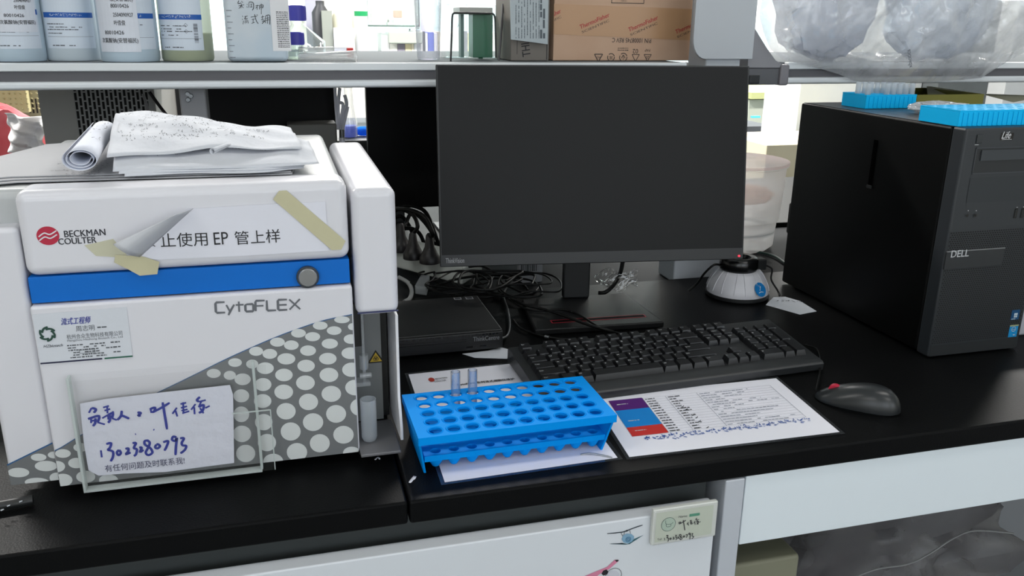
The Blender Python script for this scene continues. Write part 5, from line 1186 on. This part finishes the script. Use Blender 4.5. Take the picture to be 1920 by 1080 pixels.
# clear box with green insert and black wire frame
a, b = PY(862, 118, 1.62), PY(925, 118, 1.62)
t = thing('gel_tank', 'clear tank with dark green insert and black wire handle on the shelf', 'lab tank', ((a.x+b.x)/2, 1.66, ZS))
gz0 = PY(900, 108, 1.64).z; gz1 = PY(900, 27, 1.64).z
m = MB().box(PY(887, 60, 1.64).x, PY(924, 60, 1.64).x, 1.64, 1.68, gz0, gz1); m.box(PY(900, 60, 1.64).x, PY(908, 60, 1.64).x, 1.65, 1.66, ZS+.001, gz0); fin(m, 'green_insert', mat('insert_green', '#0d5a3a', .3), t, bevel=.001)
m = MB().box(PY(866, 60, 1.64).x, PY(872, 60, 1.64).x, 1.65, 1.67, gz0, gz1); fin(m, 'side_plate', mat('plate_green', '#48655e', .4), t)
m = MB().box(PY(864, 60, 1.62).x, PY(926, 60, 1.62).x, 1.63, 1.69, PY(900, 27, 1.63).z, PY(900, 14, 1.63).z); fin(m, 'lid', mat('tank_lid', '#9c9d97', .4), t, bevel=.001)
fin(MB().tube([PY(845, 115, 1.60), PY(847, 60, 1.60), PY(848, 32, 1.60), PY(851, 25, 1.60), PY(860, 24, 1.60), PY(914, 25, 1.60), PY(924, 26, 1.60), PY(928, 34, 1.60), PY(929, 60, 1.60), PY(930, 108, 1.60)], .0018, 8, k=4), 'wire_handle', BLACK, t, smooth=60)
m = MB().box(PY(835, 60, 1.73).x, PY(958, 60, 1.73).x, 1.73, 1.78, ZS, PY(900, 8, 1.70).z); fin(m, 'clear_tank', clear('tank_clear', milk=.10, tint='#f4faf8', gloss=.2), t, bevel=.002)
m = MB(); q_ = [PY(x, y, 1.7285) for x, y in ((857, 42), (860, 47), (864, 42))]; m.pen([q_[0], q_[1]], .0008, NF); m.pen([q_[2], q_[1], PY(857, 52, 1.7285)], .0008, NF); fin(m, 'pen_mark', INK, t, smooth=0)
tag(fin(MB().tube([PY(943, 8, 1.66), PY(940, 60, 1.64), PY(935, 114, 1.62)], .0021, 8), 'glass_rod', mat('rod_grey', '#5c5a5c', .4), smooth=60), 'thin grey rod leaning right of the green insert tank', 'rod')
a, b = PY(781, 118, 1.66), PY(826, 118, 1.66)
tag(fin(MB().lathe(((a.x+b.x)/2, 1.66, 0), [(.001, ZS), (.020, ZS), (.0215, ZS+.003), (.027, .56), (.028, .562)], 30), 'measuring_cylinder', clear('cyl_clear', milk=.14, milk_col='#cfd4ea', gloss=.35), smooth=60), 'tall clear plastic cylinder left of the tank with green insert', 'cylinder')
# grey carton with a hanging plastic label bag, and the maker carton
a, b = PY(958, 60, 1.60), PY(1031, 60, 1.60)
t = thing('grey_carton', 'narrow grey-brown carton left of the large printed carton', 'box', ((a.x+b.x)/2, 1.66, ZS))
fin(MB().box(a.x, b.x-.001, 1.60, 1.72, ZS, .60), 'carton', mat('carton_grey', '#6f6a64', .7), t, bevel=.0015)
f = FRONT(1.5998); m = MB(); q1, q2 = PY(995, 105, 1.5998), PY(990, 82, 1.5998); m.textab('THI', q1, PY(992, 80, 1.5998), NF, h=.0003, hs=1.4, bold=.0004)
m.rect(f, b.x-.006, ZS+.002, b.x-.0045, .6, .0002); m.rect(f, a.x+.012, ZS+.012, a.x+.0128, .50, .0002); fin(m, 'print', INK, t, smooth=0)
Pl = [PY(x, y, 1.590) for x, y in ((958, 74), (1027, 83), (1029, -30), (956, -30))]
t = thing('label_sleeve', 'grey plastic sleeve printed with small text, hanging in front of the grey carton', 'sleeve', Pl[0])
fin(MB().slab(Pl, (0, .0012, 0)), 'sleeve', mat('sleeve_grey', '#a3adb2', .35, bump=(60, .5, .003)), t, smooth=0)
m = MB()
for k in range(11):
    x = 968+k*5.4; A, B = PY(x, 72, 1.5897), PY(x, -10, 1.5897); uz = (B-A).normalized(); fq = PL(A, uz, NF_ := Vector((0, -1, 0)).cross(uz), (0, -1, 0))
    m.dashes(fq, 0, (B-A).length, 0, .0014 if k < 9 else .0045, R1, h=.0003, fill=.8)
fin(m, 'print', mat('print_dim', '#4c555c', .6), t, smooth=0)
CY = 1.606; a, b = PY(1038, 60, CY), PY(1299, 60, CY)
t = thing('shipping_carton', 'pinkish brown carton standing upside down with red and black print and brown tape', 'box', ((a.x+b.x)/2, CY+.1, ZS))
cart = fin(MB().box(a.x, b.x, CY, CY+.22, ZS, .64), 'carton', mat('carton_brown', '#bfa088', .75, bump=(90, .2), var=(8, '#b8977e')), t, bevel=.0015)
S_ = lambda pts, Y: [PY(x, y, Y) for x, y in pts]
m = MB().slab(S_([(1039, 64), (1298, 76), (1298, 17), (1039, 7)], CY-.0006), (0, .0006, 0)); m.slab([PX_ for PX_ in [Vector((a.x-.0006, CY-.0005, PY(1039, 64, CY).z)), Vector((a.x-.0006, CY+.2, PY(1039, 64, CY).z)), Vector((a.x-.0006, CY+.2, PY(1039, 7, CY).z)), Vector((a.x-.0006, CY-.0005, PY(1039, 7, CY).z))]], (.0005, 0, 0))
tape = fin(m, 'packing_tape', mat('tape_brown', '#b18a66', .35), t, smooth=0)
m = MB(); YT = CY-.0007
for x, y, xe, ye in ((1088, 55, 1143, 31), (1179, 60, 1234, 36), (1267, 64, 1322, 40), (1008, 46, 1052, 24)):
    A, B = PY(x, y, YT), PY(xe, ye, YT); uz = (B-A).normalized(); uy_ = Vector((0, -1, 0)).cross(uz); fq = PL(A, uz, uy_, (0, -1, 0)); LN = (B-A).length
    def clipf(u, v, h=0): p = fq(u, v, h); p.x = min(max(p.x, a.x), b.x); return p
    m.mt(0).text('ThermoFisher', clipf, 0, 0, size=.0115, width=LN, h=.0003, shear=.1, bold=.0004)
    m.mt(1).text('SCIENTIFIC', clipf, .001, -.0085, size=.0062, width=LN*.93, h=.0003)
fin(m, 'tape_print', [mat('print_tape_red', '#a83232', .5), mat('print_tape_black', '#4a3a34', .5)], tape, smooth=0)
m = MB(); YT = CY-.0002
m.textab('P/N 10008745 REV C', PY(1221, 72.5, YT), PY(1148, 71, YT), NF, h=.0003, hs=1.25, bold=.0002)
f = FRONT(CY)
for i, x in enumerate((1122, 1145.5, 1168.5, 1191.5, 1214)):
    p = PY(x, 107.5, CY); r_ = .0085 if i in (0, 2) else .0078
    if i in (1, 2): m.annulus(f, p.x, p.z, r_-.0016, r_, .0004, 20, .3, 2.3); m.annulus(f, p.x, p.z, r_-.0016, r_, .0004, 20, 2.7, 4.4); m.annulus(f, p.x, p.z, r_-.0016, r_, .0004, 20, 4.8, 6.4)
    else:
        V = [f(p.x-r_, p.z+r_*.7, .0004), f(p.x+r_, p.z+r_*.7, .0004), f(p.x, p.z-r_, .0004)]
        for k in range(3): m.pen([V[k], V[(k+1) % 3]], .0018 if i else .0024, NF)
    if i == 2: m.pen([f(p.x-.004, p.z-.002, .0004), f(p.x, p.z+.004, .0004), f(p.x+.004, p.z-.002, .0004)], .0014, NF); m.pen([f(p.x, p.z-.005, .0004), f(p.x, p.z+.004, .0004)], .0012, NF)
    if i in (0, 1, 4): s_ = ('PO', '3E', '', '', '20')[i]; m.textab(s_, f(p.x+.0035, p.z+.0025, .0004), f(p.x-.0035, p.z+.0025, .0004), NF, hs=1.1)
for x, s_ in ((1191.5, '02'), (1214, 'PAP')): m.textab(s_, PY(x+5, 92, YT), PY(x-5, 92, YT), NF, hs=1.0)
m.dashes(f, PY(1158, 95, CY).x, PY(1178, 95, CY).x, PY(1158, 95, CY).z, .0018, R1, h=.0004, fill=1); m.dashes(f, PY(1158, 95, CY).x, PY(1178, 95, CY).x, PY(1158, 91, CY).z, .0014, R1, h=.0004, fill=1)
p0, p1 = PY(1146, 6, CY), PY(1209, -20, CY)
m.frame(f, p0.x, p0.z, p1.x, p1.z, .0013, .0004); m.dashes(f, p0.x+.02, p0.x+.032, p0.z+.004, .0012, R1, h=.0004, fill=1)
fin(m, 'print', mat('print_black_warm', '#3a302c', .6), cart, smooth=0)

# ================================================================== far side of the bench
BK = mat('monitor_back_black', '#060607', .5, spec=.2)
a = PY(387, 172, 2.02); b = PY(630, 238, 2.02)
t = thing('computer_monitor', 'black screen seen under the shelf above the analyser', 'monitor', ((a.x+b.x)/2, 2.04, 0))
fin(MB().box(a.x, b.x, 2.02, 2.05, b.z, .412), 'screen_housing', BK, t, bevel=.003); fin(MB().box((a.x+b.x)/2-.03, (a.x+b.x)/2+.03, 2.0505, 2.07, .008, b.z+.10), 'stand_neck', BLACK, t); fin(MB().box((a.x+b.x)/2-.09, (a.x+b.x)/2+.09, 1.99, 2.13, .0005, .008), 'stand_base', BLACK, t, bevel=.002)
a = PY(686, 172, 1.98); b = PY(790, 389, 1.98); x1_ = a.x+.535
t = thing('computer_monitor', 'black screen standing behind the gap between analyser and large monitor', 'monitor', ((a.x+x1_)/2, 2.0, 0))
fin(MB().box(a.x, x1_, 1.98, 2.01, b.z, .412), 'screen_housing', BK, t, bevel=.003); fin(MB().box(a.x+.24, a.x+.29, 2.0105, 2.03, .008, b.z+.10), 'stand_neck', BLACK, t); fin(MB().box(a.x+.17, a.x+.36, 1.94, 2.10, .0005, .008), 'stand_base', BLACK, t, bevel=.002)
m = MB().box(PY(540, 250, 1.90).x, PY(632, 250, 1.90).x, 1.90, 1.97, -.011, PY(600, 232, 1.90).z); tag(fin(m, 'instrument_case', mat('case_grey', '#77756f', .5), bevel=.004), 'low grey instrument case under the black screen behind the analyser', 'instrument')
a = PY(70, 172, 1.955); b = PY(289, 172, 1.955)
t = thing('computer_case', 'grey computer case with slotted black grille, under the left end of the shelf', 'computer', ((a.x+b.x)/2, 2.1, 0))
CG = mat('case_side_grey', '#8f8e8b', .5)
fin(MB().box(a.x, b.x, 1.955, 2.35, .0005, .41), 'case', CG, t, bevel=.002)
g0 = PY(136, 172, 1.955); f = FRONT(1.955); m = MB().mt(0).rect(f, g0.x, .13, b.x-.004, .405, .0004); m.mt(1)
k = 0; x = g0.x+.002
while x < b.x-.010:
    z = .132+(.008 if k % 2 else 0)
    while z < .395:
        m.rect(f, x, z, x+.0048, z+.0155, .0008); z += .0185
    x += .0085; k += 1
fin(m, 'vent_grille', [mat('vent_metal', '#858686', .5), mat('vent_hole', '#040404', .9)], t, smooth=0)
m = MB().box(PY(295, 172, 2.38).x, PY(345, 172, 2.38).x+.05, 2.38, 2.44, .0005, .40); tag(fin(m, 'dark_recess_panel', mat('panel_dark_grey', '#47484a', .5), bevel=.002), 'dark grey panel standing in for the dark recess between computer case and shelf upright', 'panel')  # dark sheet put in for the shaded recess beside the case
cable('black cable hanging diagonally left of the narrow shelf upright', [PY(280, 172, 1.90), PY(300, 200, 1.90), PY(325, 232, 1.90), PY(350, 270, 1.90)], .0035)
cable('grey cable hanging in front of the slotted grille', [PY(268, 176, 1.92), PY(276, 200, 1.92), PY(283, 230, 1.92), PY(286, 260, 1.92)], .0030, mat_=mat('grey_cable', '#6a6a6c', .5))
# white stand with forked arms, flask with blue liquid, blue cap
a = PY(641, 262, 1.93)
t = thing('pipette_stand', 'white forked plastic stand in the gap behind the analyser', 'stand', (a.x, 1.93, 0))
m = MB()
for pts in ([(637, 165), (634, 200), (636, 225), (640, 243)], [(637, 192), (643, 196), (641, 215), (639, 240)], [(652, 200), (647, 222), (642, 243)], [(646, 178), (650, 195), (645, 212), (641, 238)], [(628, 165), (630, 200), (634, 243)]): m.tube([PY(x, y, 1.93) for x, y in pts], .0038, 8)
fin(m, 'fork_arm', clear('stand_white', milk=.97, milk_col='#f4f4fa', gloss=.05), t, smooth=60)
fin(MB().ring(PY(641, 243, 1.93), PY(641, 258, 1.93), .006, .006, 14), 'collar', STEEL, t); b = PY(641, 258, 1.93); fin(MB().ring(b, Vector((b.x, b.y, .0005)), .0062, .012, 16), 'column', clear('stand_white', milk=.97, milk_col='#f4f4fa', gloss=.05), t)
m = MB().box(.02, .30, 2.14, 2.40, .0005, .215); tag(fin(m, 'grey_cabinet_box', mat('cab_dark', '#3d4143', .5), bevel=.003), 'dark grey box carrying the flask with blue liquid behind the analyser', 'box')
a = PY(656, 243, 2.2); t = thing('glass_flask', 'clear flask with pale blue liquid in the gap behind the analyser', 'flask', (a.x, 2.2, .216))
fin(MB().lathe((a.x, 2.2, 0), [(.001, .2165), (.018, .2165), (.020, .222), (.019, .25), (.012, .30), (.010, .36), (.012, .365)], 24), 'glass', clear('flask_glass', milk=.2, gloss=.4), t, smooth=60)
fin(MB().lathe((a.x, 2.2, 0), [(.001, .2175), (.0165, .2175), (.0185, .223), (.0178, .245), (.001, .2455)], 24), 'liquid', clear('liquid_blue', milk=.9, milk_col='#93a6f0', gloss=.1), t, smooth=60)
a = PY(676, 238, 2.22); tag(fin(MB().grid(dome((a.x+.006, 2.22, .228), (.024, .02, .0118), 4, amp=.15), 24, 14), 'blue_glove', clear('bright_blue', milk=.95, milk_col='#2f8df2', gloss=.05), smooth=60), 'bright blue glove lump beside the flask behind the analyser', 'glove')
# tub on the service strip
a, b = PZ(1395, 460, -.011), PZ(1470, 455, -.011)
TX, TY, TRD = 1.035, 1.79, .118
t = thing('storage_tub', 'round translucent plastic tub with pink contents between monitor and tower computer', 'tub', (TX, TY, -.011))
TUBM = clear('tub_plastic', milk=.55, milk_col='#ffffff', gloss=.08, rough=.15)
fin(MB().lathe((TX, TY, 0), [(.001, -.0105), (TRD*.80, -.0105), (TRD*.90, 0), (TRD*.93, .06), (TRD*.97, .062), (TRD*1.02, .185), (TRD*1.06, .187), (TRD*1.06, .195)], 40), 'body', TUBM, t, smooth=50)
fin(MB().lathe((TX, TY, 0), [(TRD*1.07, .190), (TRD*1.07, .197), (.001, .200)], 40), 'lid', clear('tub_lid', milk=.6, milk_col='#ffeaea', gloss=.05), t, smooth=50)
fin(MB().grid(dome((TX+.03, TY-.02, .115), (.06, .05, .022), 6, amp=.3), 30, 16), 'contents', mat('contents_peach', '#e9b79a', .6), t, smooth=60)
fin(MB().lathe((TX, TY, 0), [(TRD*.90, .030), (TRD*.92, .034), (TRD*.90, .038)], 40), 'inner_ring', clear('tub_ring', milk=.8, milk_col='#b9bfc2', gloss=.2), t, smooth=50)
cable('dark green cable lying on the service strip right of the tub', [PZ(1400, 470, -.008), PZ(1430, 474, -.008), PZ(1455, 482, -.008), PZ(1480, 500, -.008)], .003, mat_=mat('cable_green', '#24413c', .5))
# left background: pegboard, red pack, tissue
t = thing('drying_rack', 'cream pegboard drying rack in the far left background', 'pegboard', PY(20, 215, 3.0))
a, b = PY(-60, 213, 3.0), PY(48, 165, 3.0); fin(MB().box(a.x, b.x, 3.0, 3.03, a.z, .9), 'board', mat('peg_cream', '#d9cf9f', .6), t, bevel=.003)
m = MB()
for i in range(14):
    for j in range(16): m.ring((a.x+.015+i*.0155, 2.9999, a.z+.012+j*.0155), (a.x+.015+i*.0155, 2.985, a.z+.016+j*.0155), .0025, .002, 6)
pg = fin(m, 'peg', mat('peg_cream2', '#c9bf92', .6), t, smooth=0); pg['kind'] = 'stuff'
a, b = PY(48, 300, 3.04), PY(82, 165, 3.04); t = thing('water_purifier', 'beige appliance with vertical slots in the far left background', 'appliance', (a.x, 3.1, a.z))
fin(MB().box(a.x, b.x+.01, 3.04, 3.3, a.z, .95), 'body', mat('appliance_beige', '#a8a68b', .5), t, bevel=.004)
m = MB(); f = FRONT(3.04)
for k in range(6): p = PY(55+k*7, 212, 3.04); m.rect(f, p.x, p.z, p.x+.005, p.z+.045, .0005)
fin(m, 'slot', BLACK, t, smooth=0)
a = PY(10, 250, 2.25)
tag(fin(MB().grid(dome((a.x-.05, 2.35, .10), (.14, .06, .20), 12, amp=.15, flat=.5), 40, 24), 'red_pack', mat('red_pack', '#d9202f', .6, var=(9, '#e2727a')), smooth=50), 'red and pink soft pack at the left edge behind the papers', 'pack')
t = thing('tissue', 'crumpled white tissue over the red pack at the left edge', 'tissue', PY(60, 280, 2.2))
def tis(u, v):
    p = PY(8+75*u*(1-.1*v)+v*12, 212+70*v+10*u, 2.22); p.y += .02*sin(9*u+4*v)+.012*sin(17*v-5*u); return p
fin(MB().grid(tis, 26, 22), 'sheet', mat('tissue_white', '#f3f2f3', .8, bump=(60, .4, .002), sss=.3), t, solid=.0008)
m = MB().box(PY(30, 275, 2.5).x, PY(66, 275, 2.5).x, 2.50, 2.56, .0005, PY(40, 268, 2.5).z); tag(fin(m, 'dark_green_box', mat('green_dark', '#3f4a40', .5), bevel=.002), 'small dark green box under the tissue at the left edge', 'box')

# far bench with cabinets, shelf and labware
FARW = mat('far_cabinet_white', '#e4e6e2', .5); FARG = mat('far_panel_grey_green', '#c9cfc4', .5)
a = PY(1447, 235, 3.95)
t = thing('far_bench', 'distant white laboratory bench with a dark top, along the window side', 'bench', (.3, 4.2, -.80))
fin(MB().box(-4.0, a.x, 3.93, 4.65, a.z-.035, a.z), 'worktop', mat('far_top', '#4d4f55', .5), t, bevel=.003)
fin(MB().box(-4.0, a.x-.06, 3.98, 4.6, -.80, a.z-.0355), 'carcass', FARW, t)
fin(MB().box(a.x-.055, a.x-.01, 3.96, 4.6, -.80, a.z-.0355), 'leg', mat('far_leg_blue', '#c3d3ea', .5), t)
m = MB()
for k in range(12): m.box(-3.8+k*.5, -3.36+k*.5, 3.965, 3.979, -.70, a.z-.12)
dr = fin(m, 'door_row', FARG, t); dr['kind'] = 'stuff'
FZ = .355
t = thing('far_shelf', 'distant grey reagent shelf carrying binders and jars', 'shelf', (.3, 4.3, a.z))
fin(MB().box(-3.5, 2.0, 4.1, 4.5, FZ-.03, FZ), 'board', mat('far_shelf_grey', '#9da1a4', .5), t)
for k, x in enumerate((-3.2, -1.4, .48, 1.95)): fin(MB().box(x, x+.05, 4.5005, 4.55, a.z+.0005, FZ), 'upright', mat('far_shelf_grey', '#9da1a4', .5), t)
gx0, gx1 = PY(693, 52, 4.1).x, PY(786, 52, 4.1).x
m = MB().box(gx0, gx1, 4.1, 4.4, .462, .470); fin(m, 'glass_tier', GLASS, t); 
for x in (gx0+.004, gx1-.012): fin(MB().box(x, x+.008, 4.34, 4.35, FZ+.0005, .4615), 'tier_support', STEEL, t)
R1 = random.Random(31)
x = PY(716, 70, 4.12).x; k = 0
cols = ['#e8ecec', '#f0f2ea', '#8b8795', '#e5dfb8', '#ece8cf', '#dfe6ea', '#f2f2f2', '#35322f', '#eef2f5', '#5364c9', '#e6e6ef', '#e9dfd2']
xe = PY(955, 70, 4.12).x
NAMES = ['white', 'off-white', 'grey-violet', 'yellowish', 'cream', 'pale blue', 'plain white', 'black', 'bluish white', 'blue', 'lilac white', 'beige']
ORD = ['first', 'second', 'third', 'fourth', 'fifth', 'sixth', 'seventh', 'eighth', 'ninth', 'tenth', 'eleventh', 'twelfth']+['later']*40
while x < xe:
    w = R1.choice((.012, .018, .030)) if 11 > k > 2 else .036
    c_ = cols[k % len(cols)]; h_ = R1.uniform(.085, .10); tag(fin(MB().box(x, x+w-.0015, 4.12, 4.30, FZ+.0005, FZ+h_), 'binder', mat('binder_'+c_, c_, .5)), NAMES[k % len(cols)]+' binder on the distant shelf, %s' % (ORD[k]+' from the left' if k < 12 else 'number %d from the left' % (k+1)), 'binder', 'binders on the distant shelf'); x += w; k += 1
m = MB().box(PY(731, 70, 4.06).x, PY(795, 70, 4.06).x, 4.101, 4.112, PY(731, 82, 4.1).z, PY(731, 59, 4.1).z); tag(fin(m, 'tray_lid', mat('lid_grey_green', '#b9c2b8', .5), bevel=.010, seg=4), 'grey-green rounded plate in front of the distant binders', 'plate')
a, b = PY(686, 52, 4.2), PY(784, 52, 4.2); cx = (a.x+b.x)/2; r = (b.x-a.x)/2
t = thing('glass_jar', 'large square glass jar on the distant glass tier', 'jar', (cx, 4.25, .4705))
fin(MB().box(cx-r, cx+r, 4.15, 4.35, .4705, .80), 'glass', clear('jar_glass', milk=.22, milk_col='#d7e0dc', gloss=.3, tint='#eef6f4'), t, bevel=.012, seg=4)
fin(MB().frame(lambda u, v, h: Vector((u, 4.149, v)), cx-r, .471, cx+r, .80, .006).box(cx-r, cx+r, 4.148, 4.152, .4706, .4745), 'rim', mat('jar_rim', '#5d6f68', .3), t)
fin(MB().box(cx-r*.15, cx+r*.1, 4.22, 4.27, .475, .50), 'item', FARW, t); fin(MB().box(cx+r*.1, cx+r*.4, 4.2, 4.26, .51, .545), 'orange_item', mat('item_orange', '#f0a283', .5), t, bevel=.005)
m = MB()
for k in range(3): m.box(cx-r*.75, cx-r*.1, 4.22, 4.28, .49+k*.022, .508+k*.022)
fin(m, 'item_stack', FARW, t)
def far_bottle(pxc, w_px, ytop, Y, col, label, band=None, zb=None, name='distant_bottle'):
    a = PY(pxc, ytop, Y); r = w_px/FPX*Y*.5; zb = FZ+.0005 if zb is None else zb; t = thing(name, label, 'bottle', (a.x, Y, zb))
    fin(MB().lathe((a.x, Y, 0), [(.001, zb), (r, zb), (r, a.z-r*.8), (r*.5, a.z), (r*.5, a.z+.02), (.001, a.z+.02)], 24), 'body', col, t, smooth=40)
    if band: f = CYL(a.x, Y, r); z0_ = PY(pxc, band[1], Y).z; z1_ = PY(pxc, band[0], Y).z; fin(MB().rect(f, -r*1.2, z0_, r*1.2, z1_, .001, 12), 'label_band', mat('band_green', '#1b9a5c', .5), t, smooth=0)
far_bottle(674, 24, -25, 4.15, mat('far_white', '#eceeee', .5), 'white distant bottle with green label band', (21, 30))
far_bottle(640, 40, -10, 4.2, mat('far_cream', '#f2efd9', .5), 'wide cream distant bottle above the lying tubes')
far_bottle(800, 22, 6, 4.34, mat('far_lilac', '#d9d3e6', .5), 'pale lilac distant bottle right of the glass jar')
far_bottle(600, 30, 10, 4.2, mat('far_grey', '#3a3c42', .5), 'dark distant bottle behind the violet-capped bottle')
m = MB().box(PY(625, 60, 4.12).x, PY(665, 90, 4.12).x, 4.105, 4.118, FZ+.0005, PY(640, 52, 4.12).z)
tag(fin(m, 'paper_pack', mat('pack_lilac', '#dbe0f2', .6)), 'pale blue paper pack on the distant shelf above the lying tubes', 'pack')
# right background: beige fume cupboard, low wall unit
a = PY(1423, 174, 4.6); b = PY(1500, 272, 4.6)
t = thing('fume_cupboard', 'pale beige cupboard in the right background between monitor and tower computer', 'cupboard', ((a.x+b.x)/2+.2, 4.9, -.80))
fin(MB().box(a.x, b.x+.5, 4.7, 5.4, -.80, PY(1450, 186, 4.7).z), 'body', mat('cup_pale', '#b4b9ab', .5), t, bevel=.004)
fin(MB().box(a.x-.02, b.x+.5, 4.65, 5.4, PY(1450, 184, 4.7).z+.001, PY(1450, 172, 4.7).z), 'top_panel', mat('cup_cream', '#b9bd86', .5), t)
p = PY(1407, 196, 4.0); m = MB().box(p.x-.05, p.x+.05, 4.69, 4.70, .02, .06)
a = PY(1410, 191, 4.3); b = PY(1424, 198, 4.3)
tag(fin(MB().box(a.x, b.x, 4.28, 4.30, PY(1410, 235, 4.3).z+.12, a.z), 'blue_box', mat('box_cyan', '#4fc4ea', .5)), 'small cyan box on the distant bench right of the monitor', 'box')
bpy.data.objects['blue_box'].location.z = 0
a = PY(1438, 272, 3.0); b = PY(1500, 290, 3.0)
tag(fin(MB().box(a.x, b.x+.5, 3.0, 3.4, -.80, a.z), 'low_cabinet', mat('low_cream', '#d6cdb0', .5), bevel=.004), 'low cream cabinet in the right background behind the tub', 'cabinet')
# white cabinet and dark panel right of the tower, under the shelf
a = PY(1758, 165, 3.4); b = PY(1852, 165, 3.4)
tag(fin(MB().box(a.x, b.x-.003, 3.4, 3.8, -.80, .62), 'grey_cabinet', mat('grey_cab', '#5a6062', .5), bevel=.004), 'dark grey cabinet in the background above the olive box', 'cabinet')
tag(fin(MB().box(b.x, b.x+.6, 3.3, 3.8, -.80, .62), 'white_cabinet', mat('white_cab', '#cdd1d3', .5), bevel=.004), 'white cabinet in the right background above the cyan rack', 'cabinet')
tag(fin(MB().box(PY(1525, 165, 3.4).x, a.x-.003, 3.5, 3.8, -.80, .62), 'white_cabinet', mat('white_cab2', '#d4d8d8', .5), bevel=.004), 'white cabinet in the background above the back of the tower computer', 'cabinet')

t = thing('cable_plug', 'dark plug with shiny contacts lying at the lower left front of the worktop', 'plug', PZ(20, 945, 0))
fin(MB().tube([PZ(-40, 955, .006), PZ(20, 945, .006), PZ(62, 937, .006)], .0055, 12), 'plug_body', BLACK, t, smooth=60)
m = MB()
for x, y in ((37, 941), (14, 949), (2, 957)): p = PZ(x, y, .011); m.ring(p, p+Vector((.003, 0, .001)), .0012, .0008, 8)
fin(m, 'contact', STEEL, t)
tag(fin(MB().pen([PZ(703, 862, .0006), PZ(709, 857, .0016), PZ(712, 861, .0006)], .0022, UPZ), 'paper_chip', PAPER, solid=.0004), 'tiny white chip on the worktop below the tube stage', 'paper chip')

a, b = PY(574, 38, 4.3), PY(603, 0, 4.3)
tag(fin(MB().box(a.x, b.x, 4.3, 4.34, FZ+.0005, .72), 'lilac_panel', mat('lilac_panel', '#a9aabb', .5)), 'grey-lilac panel standing on the distant shelf right of the violet cap', 'panel')
a, b = PY(605, 60, 4.12), PY(622, 20, 4.12)
tag(fin(MB().box(a.x, b.x, 4.12, 4.16, FZ+.0005, b.z), 'label_board', mat('label_board', '#9ba19a', .5)), 'narrow grey-green printed board on the distant shelf above the red tube cap', 'board')
